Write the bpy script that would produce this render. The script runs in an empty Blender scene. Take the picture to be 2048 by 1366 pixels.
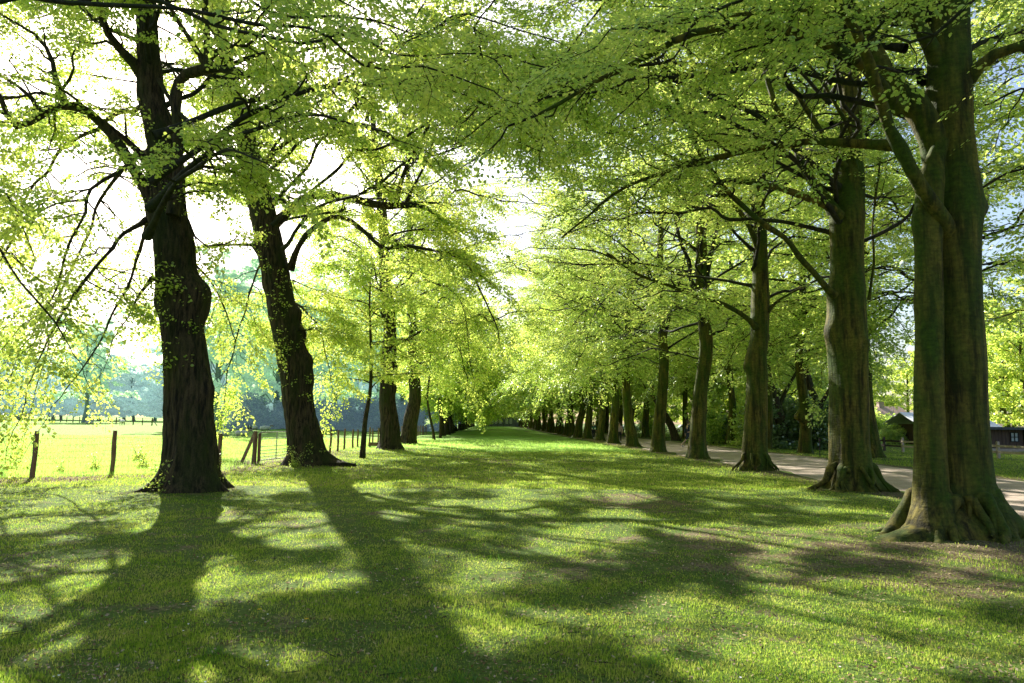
import bpy, bmesh, math, random, time
import numpy as np
from mathutils import Vector, Matrix, Euler
T0_ = time.time()
PI = math.pi
scene = bpy.context.scene
COL = scene.collection
rs = np.random.RandomState(7)
random.seed(7)

# ------------------------------------------------------------------ camera
FPX = 1400.0
PITCH, YAW, ROLL = math.radians(6.56), math.radians(-1.6), math.radians(-0.60)
CAM = Vector((0, 0, 1.6))
cam_rot = (Matrix.Rotation(YAW, 3, 'Z') @ Matrix.Rotation(PI/2 + PITCH, 3, 'X') @ Matrix.Rotation(-ROLL, 3, 'Z'))
cd = bpy.data.cameras.new('camera')
co = bpy.data.objects.new('camera', cd)
COL.objects.link(co)
co.matrix_world = Matrix.Translation(CAM) @ cam_rot.to_4x4()
cd.sensor_width = 36.0
cd.lens = FPX/2048*36.0
cd.clip_start = 0.05
cd.clip_end = 3000
cd.dof.use_dof = True
cd.dof.focus_distance = 22.0
cd.dof.aperture_fstop = 4.0
scene.camera = co

def ray(px, py):
    return cam_rot @ Vector(((px-1024)/FPX, -(py-683)/FPX, -1.0))
def at(px, py, Y):                       # world point seen at a photo pixel, at world depth Y
    d = ray(px, py)
    return CAM + d*(Y/d.y)
def gp(px, py, z=0.0):                   # ground point under a photo pixel
    d = ray(px, py)
    return CAM + d*((z-CAM.z)/d.z)

# ------------------------------------------------------------------ noise
def _hash(ix, iy, iz, seed):
    h = (ix.astype(np.int64)*73856093) ^ (iy.astype(np.int64)*19349663) ^ (iz.astype(np.int64)*83492791) ^ (seed*2654435)
    h = (h ^ (h >> 13)) * 1274126177
    h = h & 0x7fffffff
    h = (h ^ (h >> 15)) * 69069 & 0x7fffffff
    return (h & 0xffffff)/float(0xffffff)
def vnoise(x, y, z=0.0, seed=0):
    x, y, z = np.broadcast_arrays(np.asarray(x, float), np.asarray(y, float), np.asarray(z, float))
    x0, y0, z0 = np.floor(x), np.floor(y), np.floor(z)
    fx, fy, fz = x-x0, y-y0, z-z0
    fx = fx*fx*(3-2*fx); fy = fy*fy*(3-2*fy); fz = fz*fz*(3-2*fz)
    out = 0
    for dx in (0, 1):
        for dy in (0, 1):
            for dz in (0, 1):
                w = (fx if dx else 1-fx)*(fy if dy else 1-fy)*(fz if dz else 1-fz)
                out = out + w*_hash(x0+dx, y0+dy, z0+dz, seed)
    return out*2-1
def fbm(x, y, z=0.0, seed=0, o=3):
    s, a, t = 0, 1.0, 0
    for k in range(o):
        s = s + a*vnoise(x*2**k, y*2**k, np.asarray(z)*2**k, seed+k*17); t += a; a *= .5
    return s/t

# ------------------------------------------------------------------ mesh helpers
def build_mesh(name, V, faces, smooth=False, mat=None):
    """V (n,3); faces: list of int arrays (F,k)"""
    me = bpy.data.meshes.new(name)
    V = np.ascontiguousarray(V, dtype=np.float32)
    me.vertices.add(len(V)); me.vertices.foreach_set('co', V.ravel())
    faces = [np.asarray(f, dtype=np.int32) for f in faces if len(f)]
    nl = sum(f.size for f in faces); nf = sum(len(f) for f in faces)
    me.loops.add(nl); me.polygons.add(nf)
    me.loops.foreach_set('vertex_index', np.concatenate([f.ravel() for f in faces]))
    st, off = [], 0
    for f in faces:
        k = f.shape[1]; st.append(off + np.arange(len(f), dtype=np.int32)*k); off += f.size
    me.polygons.foreach_set('loop_start', np.concatenate(st).astype(np.int32))
    me.polygons.foreach_set('use_smooth', np.full(nf, smooth))
    me.update(calc_edges=True)
    if mat: me.materials.append(mat)
    return me

class Acc:
    def __init__(s): s.v = []; s.f = {}; s.n = 0
    def add(s, V, faces):
        V = np.asarray(V, float).reshape(-1, 3)
        for f in (faces if isinstance(faces, list) else [faces]):
            f = np.asarray(f)
            if len(f): s.f.setdefault(f.shape[1], []).append(f + s.n)
        s.v.append(V); s.n += len(V)
    def box(s, c, d, rot=None):
        c = np.array(c, float); d = np.array(d, float)/2
        v = np.array([[x, y, z] for x in (-1, 1) for y in (-1, 1) for z in (-1, 1)], float)*d
        if rot is not None: v = v @ np.array(rot.to_matrix() if isinstance(rot, Euler) else rot).T
        s.add(v+c, np.array([[0, 1, 3, 2], [4, 6, 7, 5], [0, 4, 5, 1], [2, 3, 7, 6], [0, 2, 6, 4], [1, 5, 7, 3]]))
    def beam(s, a, b, w, h=None):
        a = Vector(a); b = Vector(b); d = b-a; L = d.length
        q = d.to_track_quat('X', 'Z').to_matrix()
        s.box((a+b)/2, (L, w, h or w), q)
    def tube(s, P, R, sides=8, cap=True):
        P = np.asarray(P, float)[None]; R = np.asarray(R, float)[None]
        V, F = tubes(P, R, sides); n = P.shape[1]
        s.add(V, F)
        if cap:
            base = s.n - len(V)
            for ring in (0, n-1):
                idx = base + ring*sides + np.arange(sides)
                c = s.v[-1] if False else None
                s.f.setdefault(sides, []).append((idx if ring else idx[::-1])[None])
    def mesh(s, name, mat=None, smooth=False):
        return build_mesh(name, np.concatenate(s.v), [np.concatenate(f) for f in s.f.values()], smooth, mat)

def tubes(P, R, sides):
    """P (N,n,3), R (N,n) -> verts, quads"""
    N, n, _ = P.shape
    T = np.gradient(P, axis=1)
    T /= np.linalg.norm(T, axis=2, keepdims=True)+1e-9
    ov = P[:, -1]-P[:, 0]
    ov /= np.linalg.norm(ov, axis=1, keepdims=True)+1e-9
    ref = np.where((np.abs(ov[:, 2:3]) > .75), np.array([[0, 1.0, 0]]), np.array([[0, 0, 1.0]]))[:, None, :]
    A = np.cross(T, ref); A /= np.linalg.norm(A, axis=2, keepdims=True)+1e-9
    B = np.cross(A, T)
    th = np.arange(sides)*2*PI/sides
    V = P[:, :, None, :] + R[:, :, None, None]*(A[:, :, None, :]*np.cos(th)[None, None, :, None] + B[:, :, None, :]*np.sin(th)[None, None, :, None])
    i = np.arange(n-1)[:, None]; j = np.arange(sides)[None, :]
    q = np.stack([i*sides+j, (i+1)*sides+j, (i+1)*sides+(j+1) % sides, i*sides+(j+1) % sides], -1).reshape(-1, 4)
    F = (q[None]+(np.arange(N)*n*sides)[:, None, None]).reshape(-1, 4)
    return V.reshape(-1, 3), F

def link(name, data, parent=None, loc=None):
    o = bpy.data.objects.new(name, data); COL.objects.link(o)
    if parent: o.parent = parent
    if loc is not None: o.location = loc
    return o
def tag(o, label=None, cat=None, group=None, kind=None):
    if label: o['label'] = label
    if cat: o['category'] = cat
    if group: o['group'] = group
    if kind: o['kind'] = kind
    return o
def thing(name, label, cat, loc=(0, 0, 0), group=None, rz=0):
    o = link(name, None, loc=loc); o.rotation_euler = (0, 0, rz)
    return tag(o, label, cat, group)

# ------------------------------------------------------------------ materials
def newmat(name):
    m = bpy.data.materials.new(name); m.use_nodes = True
    nt = m.node_tree; nt.nodes.clear()
    out = nt.nodes.new('ShaderNodeOutputMaterial')
    return m, nt, out
def N(nt, t, **kw):
    n = nt.nodes.new(t)
    for k, v in kw.items(): setattr(n, k, v)
    return n
def ramp(nt, fac, stops):
    r = N(nt, 'ShaderNodeValToRGB'); cr = r.color_ramp
    while len(cr.elements) > 1: cr.elements.remove(cr.elements[-1])
    cr.elements[0].position = stops[0][0]; cr.elements[0].color = (*stops[0][1], 1)
    for p, c in stops[1:]:
        e = cr.elements.new(p); e.color = (*c, 1)
    nt.links.new(fac, r.inputs[0]); return r.outputs[0]
def noise(nt, vec, scale, detail=3, rough=.55):
    n = N(nt, 'ShaderNodeTexNoise'); n.inputs['Scale'].default_value = scale
    n.inputs['Detail'].default_value = detail; n.inputs['Roughness'].default_value = rough
    if vec is not None: nt.links.new(vec, n.inputs['Vector'])
    return n.outputs['Fac']
def mixc(nt, fac, a, b, mode='MIX'):
    m = N(nt, 'ShaderNodeMix', data_type='RGBA', blend_type=mode)
    for s, v in ((m.inputs[0], fac), (m.inputs[6], a), (m.inputs[7], b)):
        if hasattr(v, 'links') or isinstance(v, bpy.types.NodeSocket): nt.links.new(v, s)
        elif isinstance(v, (int, float)): s.default_value = v
        else: s.default_value = (*v, 1)
    return m.outputs[2]
def mapping(nt, scale=(1, 1, 1), src='Object'):
    tc = N(nt, 'ShaderNodeTexCoord'); mp = N(nt, 'ShaderNodeMapping')
    mp.inputs['Scale'].default_value = scale
    nt.links.new(tc.outputs[src], mp.inputs[0]); return mp.outputs[0]
def geopos(nt):
    return N(nt, 'ShaderNodeNewGeometry').outputs['Position']

def leaf_mat(name, refl, trans, tfac=.55, var=.35, haze=None, gloss=.06, clump=.5):
    m, nt, out = newmat(name); L = nt.links
    geo = N(nt, 'ShaderNodeNewGeometry')
    nz = noise(nt, geo.outputs['Position'], clump, 2)
    rnd = geo.outputs['Random Per Island']
    add = N(nt, 'ShaderNodeMath', operation='ADD'); L.new(nz, add.inputs[0])
    mul = N(nt, 'ShaderNodeMath', operation='MULTIPLY_ADD'); L.new(rnd, mul.inputs[0]); mul.inputs[1].default_value = .5; mul.inputs[2].default_value = -.25
    L.new(mul.outputs[0], add.inputs[1])
    def vary(c):
        d = tuple(x*(1-var) for x in (c[0]*.82, c[1], c[2]))
        b = tuple(min(.95, x*(1+var)) for x in (c[0]*1.08, c[1], c[2]*1.1))
        return ramp(nt, add.outputs[0], [(.25, d), (.5, c), (.78, b)])
    cr, ct = vary(refl), vary(trans)
    df = N(nt, 'ShaderNodeBsdfDiffuse'); L.new(cr, df.inputs[0])
    tr = N(nt, 'ShaderNodeBsdfTranslucent'); L.new(ct, tr.inputs[0])
    mx = N(nt, 'ShaderNodeMixShader'); mx.inputs[0].default_value = tfac
    L.new(df.outputs[0], mx.inputs[1]); L.new(tr.outputs[0], mx.inputs[2])
    sh = mx.outputs[0]
    if gloss:
        gl = N(nt, 'ShaderNodeBsdfGlossy'); gl.inputs['Roughness'].default_value = .38; gl.inputs[0].default_value = (.9, .95, .8, 1)
        m2 = N(nt, 'ShaderNodeMixShader'); m2.inputs[0].default_value = gloss
        L.new(sh, m2.inputs[1]); L.new(gl.outputs[0], m2.inputs[2]); sh = m2.outputs[0]
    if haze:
        em = N(nt, 'ShaderNodeEmission'); em.inputs[0].default_value = (*haze, 1); em.inputs[1].default_value = 1.0  # glow added to the leaf in place of airlight from haze
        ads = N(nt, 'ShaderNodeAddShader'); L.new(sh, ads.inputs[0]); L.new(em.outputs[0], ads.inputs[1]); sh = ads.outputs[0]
    L.new(sh, out.inputs[0]); return m

def bark_mat(name, dark, light, moss, moss_amt=.5, furrow=True, tint=None):
    m, nt, out = newmat(name); L = nt.links
    p = mapping(nt, (9, 9, 1.3) if furrow else (6, 6, .7))
    n1 = noise(nt, p, 1.6 if furrow else 1.4, 5, .65)
    p2 = mapping(nt, (2.2, 2.2, 11) if not furrow else (16, 16, 2.2))
    n2 = noise(nt, p2, 2.2, 4, .6)
    pf = mapping(nt, (1, 1, 1)); n3 = noise(nt, pf, 38 if furrow else 15, 5, .75)
    col = ramp(nt, n1, [(.40, dark), (.58, light)])
    nm = noise(nt, mapping(nt, (1.2, 1.2, .45)), 1.5, 4, .6)
    mf = ramp(nt, nm, [(.5-.25*moss_amt, (0, 0, 0)), (.72-.2*moss_amt, (1, 1, 1))])
    bw = N(nt, 'ShaderNodeRGBToBW'); L.new(mf, bw.inputs[0])
    col = mixc(nt, bw.outputs[0], col, moss)
    col = mixc(nt, .7, col, ramp(nt, n3, [(.35, (.25, .25, .25)), (.7, (1, 1, 1))]), 'MULTIPLY')
    col = mixc(nt, .40, col, ramp(nt, n2, [(.36, (.40, .40, .36)), (.56, (1, 1, 1))]), 'MULTIPLY')
    b = N(nt, 'ShaderNodeBsdfPrincipled'); b.inputs['Roughness'].default_value = .85
    b.inputs['Specular IOR Level'].default_value = .25
    L.new(col, b.inputs['Base Color'])
    ad = N(nt, 'ShaderNodeMath', operation='ADD'); L.new(n1, ad.inputs[0])
    m3 = N(nt, 'ShaderNodeMath', operation='MULTIPLY'); L.new(n2, m3.inputs[0]); m3.inputs[1].default_value = .6
    L.new(m3.outputs[0], ad.inputs[1])
    m4 = N(nt, 'ShaderNodeMath', operation='MULTIPLY_ADD'); L.new(n3, m4.inputs[0]); m4.inputs[1].default_value = .25
    L.new(ad.outputs[0], m4.inputs[2])
    bp = N(nt, 'ShaderNodeBump'); bp.inputs['Strength'].default_value = .9 if furrow else .8
    bp.inputs['Distance'].default_value = .035 if furrow else .03
    L.new(m4.outputs[0], bp.inputs['Height']); L.new(bp.outputs[0], b.inputs['Normal'])
    L.new(b.outputs[0], out.inputs[0]); return m

def plain_mat(name, c1, c2, scale=6, rough=.8, bump=.3, stretch=(1, 1, 1), metal=0, dist=.01):
    m, nt, out = newmat(name); L = nt.links
    n = noise(nt, mapping(nt, stretch), scale, 4, .6)
    b = N(nt, 'ShaderNodeBsdfPrincipled'); b.inputs['Roughness'].default_value = rough; b.inputs['Metallic'].default_value = metal
    L.new(ramp(nt, n, [(.3, c1), (.7, c2)]), b.inputs['Base Color'])
    if bump:
        bp = N(nt, 'ShaderNodeBump'); bp.inputs['Strength'].default_value = bump; bp.inputs['Distance'].default_value = dist
        L.new(n, bp.inputs['Height']); L.new(bp.outputs[0], b.inputs['Normal'])
    L.new(b.outputs[0], out.inputs[0]); return m

M = {}
M['leaf_lime'] = leaf_mat('lime_leaf', (.26, .37, .06), (.77, .90, .14), .62)
M['leaf_beech'] = leaf_mat('beech_leaf', (.31, .43, .10), (.74, .91, .16), .58, gloss=.09)
M['leaf_deep'] = leaf_mat('deep_green_leaf', (.06, .13, .03), (.22, .38, .05), .45)  # plain darker green leaf colour
M['leaf_dark'] = leaf_mat('rhododendron_leaf', (.10, .17, .06), (.22, .34, .08), .45, gloss=.14)
M['leaf_haze'] = leaf_mat('hazy_leaf', (.48, .66, .46), (.66, .82, .46), .45, haze=(.10, .15, .15), gloss=0, clump=.08)  # pale base and glow put distant haze into the leaf colour
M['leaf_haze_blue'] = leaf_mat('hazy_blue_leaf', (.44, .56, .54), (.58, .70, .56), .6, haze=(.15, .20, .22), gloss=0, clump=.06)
M['leaf_haze_shrub'] = leaf_mat('hazy_shrub_leaf', (.20, .27, .28), (.28, .36, .30), .5, haze=(.045, .07, .09), gloss=.06)  # bluish tint and faint glow stand for haze over the shrubs
M['bark_lime'] = bark_mat('lime_bark', (.014, .009, .005), (.125, .085, .045), (.045, .055, .010), .3)
M['bark_beech'] = bark_mat('beech_bark', (.036, .029, .004), (.22, .175, .028), (.060, .105, .006), .5, furrow=False)
M['bark_branch'] = bark_mat('branch_bark', (.02, .018, .012), (.07, .06, .04), (.035, .045, .015), .4, furrow=False)
M['bark_haze'] = bark_mat('hazy_bark', (.22, .28, .33), (.32, .40, .44), (.26, .34, .28), .3)  # pale blue-grey bark colour imitates distant haze
M['wood_post'] = plain_mat('post_wood', (.10, .055, .035), (.26, .16, .10), 5, .85, .6, (6, 6, .8))
M['wood_pale'] = plain_mat('pale_wood', (.32, .24, .19), (.55, .45, .36), 5, .8, .4, (4, 4, 1))
M['wood_dark'] = plain_mat('dark_wood', (.035, .025, .02), (.09, .06, .045), 5, .85, .4, (4, 4, 1))
M['galv'] = plain_mat('galvanised_steel', (.25, .25, .24), (.42, .42, .40), 12, .5, .1, metal=.6)
M['wire'] = plain_mat('fence_wire', (.16, .16, .15), (.28, .27, .25), 12, .6, 0, metal=.4)

# ------------------------------------------------------------------ world + sun
SUN_EL, SUN_AZ = math.radians(34), math.radians(-26)     # azimuth from +Y towards +X
w = bpy.data.worlds.new('World'); scene.world = w; w.use_nodes = True
nt = w.node_tree; nt.nodes.clear()
sky = nt.nodes.new('ShaderNodeTexSky'); sky.sky_type = 'NISHITA'; sky.sun_disc = False
sky.sun_elevation = SUN_EL; sky.sun_rotation = SUN_AZ
sky.air_density = 1.0; sky.dust_density = 2.2; sky.ozone_density = 1.0
bg = nt.nodes.new('ShaderNodeBackground'); bg.inputs[1].default_value = .225
wo = nt.nodes.new('ShaderNodeOutputWorld')
nt.links.new(sky.outputs[0], bg.inputs[0]); nt.links.new(bg.outputs[0], wo.inputs[0])
sd = bpy.data.lights.new('sun', 'SUN'); sd.energy = 14.0; sd.angle = math.radians(.53); sd.color = (1.0, .965, .88)
so = link('sun', sd, loc=(-30, 60, 60))
sv = Vector((math.sin(SUN_AZ)*math.cos(SUN_EL), math.cos(SUN_AZ)*math.cos(SUN_EL), math.sin(SUN_EL)))
so.rotation_euler = sv.to_track_quat('Z', 'Y').to_euler()

# ------------------------------------------------------------------ ground
TREE_BASES = []      # (x,y,r)
def ss(a, b, x):
    t = np.clip((x-a)/(b-a), 0, 1); return t*t*(3-2*t)
def ground_h(x, y):
    x = np.asarray(x, float); y = np.asarray(y, float)
    h = .035*fbm(x*.55, y*.55, 0, 3) + .05*fbm(x*.15, y*.15, 0, 9)
    h = h*(1-ss(8.2, 9.0, x)*(1-ss(17, 20, x)))*(1-ss(40, 90, y)*.6)
    h = h + ss(-9, -30, x)*np.maximum(y-40, 0)*.005*(1-ss(250, 500, y)*.3)
    for bx, by, br in TREE_BASES:
        d = np.hypot(x-bx, y-by); h = h + .09*np.exp(-(d/(br*2.2))**2)
    return h

def ground_material():
    m, nt, out = newmat('lawn'); L = nt.links
    pos = geopos(nt)
    n_big = noise(nt, pos, .45, 4, .6); n_mid = noise(nt, pos, 2.3, 5, .65); n_fine = noise(nt, pos, 26, 4, .7)
    soil = ramp(nt, n_fine, [(.3, (.07, .05, .025)), (.5, (.17, .13, .07)), (.7, (.34, .27, .17))])
    grass = ramp(nt, n_fine, [(.25, (.03, .05, .010)), (.55, (.10, .16, .025)), (.8, (.20, .26, .06))])
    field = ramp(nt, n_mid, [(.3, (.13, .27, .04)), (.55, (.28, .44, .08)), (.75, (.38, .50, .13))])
    att = N(nt, 'ShaderNodeAttribute'); att.attribute_name = 'bare'
    att2 = N(nt, 'ShaderNodeAttribute'); att2.attribute_name = 'field'
    s1 = N(nt, 'ShaderNodeMath', operation='MULTIPLY_ADD'); L.new(n_mid, s1.inputs[0]); s1.inputs[1].default_value = 1.2
    L.new(att.outputs['Fac'], s1.inputs[2])
    sf = ramp(nt, s1.outputs[0], [(.78, (0, 0, 0)), (.98, (1, 1, 1))])
    bw = N(nt, 'ShaderNodeRGBToBW'); L.new(sf, bw.inputs[0])
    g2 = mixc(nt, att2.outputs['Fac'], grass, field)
    c = mixc(nt, bw.outputs[0], g2, soil)
    c = mixc(nt, .35, c, ramp(nt, n_big, [(.3, (.6, .62, .6)), (.7, (1, 1, 1))]), 'MULTIPLY')
    b = N(nt, 'ShaderNodeBsdfPrincipled'); b.inputs['Roughness'].default_value = .95; b.inputs['Specular IOR Level'].default_value = .1
    L.new(c, b.inputs['Base Color'])
    bp = N(nt, 'ShaderNodeBump'); bp.inputs['Strength'].default_value = .7; bp.inputs['Distance'].default_value = .04
    ad = N(nt, 'ShaderNodeMath', operation='ADD'); L.new(n_fine, ad.inputs[0]); L.new(n_mid, ad.inputs[1])
    L.new(ad.outputs[0], bp.inputs['Height']); L.new(bp.outputs[0], b.inputs['Normal'])
    L.new(b.outputs[0], out.inputs[0]); return m

def fence_y(x): return np.where(x < -12, 18.1+(x+12)*.06, 18.1+(x+12)*.68)
def bare_f(x, y):       # 0..1 share of bare, littered soil
    b = .22*ss(.05, .55, fbm(x*.33+3, y*.33, 0, 31)) + .22*np.maximum(fbm(x*1.3, y*1.3, 0, 8), 0)
    # littered strip under the left fence and by the gate
    fy = fence_y(x)
    b = b + .8*np.exp(-((y-fy)/.9)**2)*ss(-7.4, -8.3, x)*(.6+.4*vnoise(x*1.3, y*1.3, 0, 66))
    b = b + .45*np.exp(-((x+8.6)/1.6)**2)*ss(20, 23, y)*(1-ss(34, 40, y))
    for bx, by, br in TREE_BASES:
        d = np.hypot(x-bx, y-by); b = b + .24*np.exp(-(d/(br*1.7))**2)
    b = b + .05*ss(2, 6, x)*(1-ss(5, 13, y))+.05
    b = b + .3*np.exp(-((x-9.2)/.5)**2) + .3*np.exp(-((x-16.2)/.5)**2)
    return np.clip(b, 0, 1)

def field_f(x, y):      # sunny pasture left of the fence, plus a painted sunlit strip down the avenue
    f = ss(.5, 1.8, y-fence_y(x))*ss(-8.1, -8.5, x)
    f2 = .95*ss(30, 46, y)*(np.abs(x) < 8)  # far lawn given the bright field colour to look sunlit
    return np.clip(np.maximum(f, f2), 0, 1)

def make_ground():
    def axis(lo, hi, mid0, mid1, d0, g):
        a = list(np.arange(mid0, mid1+1e-6, d0)); s = d0; v = mid1
        while v < hi: s *= g; v += s; a.append(v)
        s = d0; v = mid0; b = []
        while v > lo: s *= g; v -= s; b.append(v)
        return np.array(b[::-1]+a)
    xs = axis(-900, 900, -16, 16, .2, 1.09); ys = axis(-60, 1600, 0, 34, .2, 1.07)
    X, Y = np.meshgrid(xs, ys); Z = ground_h(X, Y)
    V = np.stack([X, Y, Z], -1).reshape(-1, 3); nx, ny = len(xs), len(ys)
    i = np.arange(ny-1)[:, None]; j = np.arange(nx-1)[None]
    F = np.stack([i*nx+j, i*nx+j+1, (i+1)*nx+j+1, (i+1)*nx+j], -1).reshape(-1, 4)
    me = build_mesh('lawn', V, [F], True, ground_material())
    a = me.attributes.new('bare', 'FLOAT', 'POINT'); a.data.foreach_set('value', bare_f(V[:, 0], V[:, 1]).astype(np.float32))
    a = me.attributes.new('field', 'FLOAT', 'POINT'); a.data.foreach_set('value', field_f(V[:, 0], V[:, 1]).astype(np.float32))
    o = link('ground', me); tag(o, 'mown lawn of the avenue and the sunny pasture beside it', kind='structure')

def make_path():
    ys = np.concatenate([np.arange(-20, 60, .35), np.arange(60, 420, 3)])
    us = np.linspace(0, 1, 14)
    xl = 9.35 + .22*fbm(ys*.7, 0, 0, 5); xr = 16.1 + .2*fbm(ys*.6, 9, 0, 6)
    X = xl[:, None]*(1-us)+xr[:, None]*us; Y = np.repeat(ys[:, None], 14, 1)
    Z = .022 + .02*np.sin(us*PI)[None]*np.ones_like(X) + ground_h(X, Y)*0
    Z[:, 0] = -.03; Z[:, -1] = -.03
    V = np.stack([X, Y, Z], -1).reshape(-1, 3)
    i = np.arange(len(ys)-1)[:, None]; j = np.arange(13)[None]
    F = np.stack([i*14+j, i*14+j+1, (i+1)*14+j+1, (i+1)*14+j], -1).reshape(-1, 4)
    m, nt, out = newmat('gravel'); L = nt.links; pos = geopos(nt)
    n = noise(nt, pos, 45, 4, .7); nb = noise(nt, pos, 1.1, 4)
    c = ramp(nt, n, [(.3, (.24, .185, .14)), (.65, (.54, .43, .34))])
    c = mixc(nt, .6, c, ramp(nt, nb, [(.35, (.62, .58, .52)), (.65, (1, 1, 1))]), 'MULTIPLY')
    b = N(nt, 'ShaderNodeBsdfPrincipled'); b.inputs['Roughness'].default_value = .95; L.new(c, b.inputs['Base Color'])
    bp = N(nt, 'ShaderNodeBump'); bp.inputs['Strength'].default_value = .5; bp.inputs['Distance'].default_value = .01
    L.new(n, bp.inputs['Height']); L.new(bp.outputs[0], b.inputs['Normal']); L.new(b.outputs[0], out.inputs[0])
    tag(link('path', build_mesh('gravel_path', V, [F], True, m)), 'grey gravel path running beside the right row of beeches', kind='structure')

# ------------------------------------------------------------------ grass, litter
def grass_mat():
    m, nt, out = newmat('grass_blade'); L = nt.links
    geo = N(nt, 'ShaderNodeNewGeometry')
    nz = noise(nt, geo.outputs['Position'], 1.9, 5, .75)
    s = N(nt, 'ShaderNodeMath', operation='MULTIPLY_ADD'); L.new(geo.outputs['Random Per Island'], s.inputs[0]); s.inputs[1].default_value = .26; s.inputs[2].default_value = -.13
    a = N(nt, 'ShaderNodeMath', operation='ADD'); L.new(nz, a.inputs[0]); L.new(s.outputs[0], a.inputs[1])
    cr = ramp(nt, a.outputs[0], [(.25, (.03, .09, .008)), (.45, (.11, .18, .02)), (.60, (.21, .24, .05)), (.74, (.28, .25, .09)), (.85, (.34, .26, .13))])
    ct = ramp(nt, a.outputs[0], [(.25, (.15, .36, .03)), (.45, (.44, .62, .06)), (.60, (.66, .74, .13)), (.74, (.70, .64, .20)), (.85, (.68, .52, .26))])
    df = N(nt, 'ShaderNodeBsdfDiffuse'); tr = N(nt, 'ShaderNodeBsdfTranslucent'); mx = N(nt, 'ShaderNodeMixShader')
    L.new(cr, df.inputs[0]); L.new(ct, tr.inputs[0]); mx.inputs[0].default_value = .5
    L.new(df.outputs[0], mx.inputs[1]); L.new(tr.outputs[0], mx.inputs[2]); L.new(mx.outputs[0], out.inputs[0]); return m

def blades(x, y, h, wd, mat, name, label, lean=.35):
    n = len(x); r = np.random.RandomState(len(x) % 991)
    z = ground_h(x, y) - .004
    th = r.rand(n)*2*PI; ld = r.rand(n)*2*PI; ln = h*lean*(.3+r.rand(n)*1.2)
    bx, by = np.cos(th)*wd/2, np.sin(th)*wd/2
    lx, ly = np.cos(ld)*ln, np.sin(ld)*ln
    P = np.zeros((n, 5, 3))
    P[:, 0] = np.stack([x-bx, y-by, z], -1); P[:, 1] = np.stack([x+bx, y+by, z], -1)
    P[:, 2] = np.stack([x+bx*.75+lx*.35, y+by*.75+ly*.35, z+h*.6], -1)
    P[:, 3] = np.stack([x-bx*.75+lx*.35, y-by*.75+ly*.35, z+h*.6], -1)
    P[:, 4] = np.stack([x+lx, y+ly, z+h], -1)
    o = (np.arange(n)*5)[:, None]
    q = o+np.array([[0, 1, 2, 3]]); t = o+np.array([[3, 2, 4]])
    me = build_mesh(name, P.reshape(-1, 3), [q, t], True, mat)
    return tag(link(name, me), label, kind='stuff')

def scatter(n, y0, y1, fx, seed, k=1.0):
    r = np.random.RandomState(seed)
    u = r.rand(n); y = (y0**(1-k)+(y1**(1-k)-y0**(1-k))*u)**(1/(1-k)) if k != 1 else y0*(y1/y0)**u
    lo, hi = fx(y); x = lo+(hi-lo)*r.rand(n)
    return x, y, r

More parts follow.
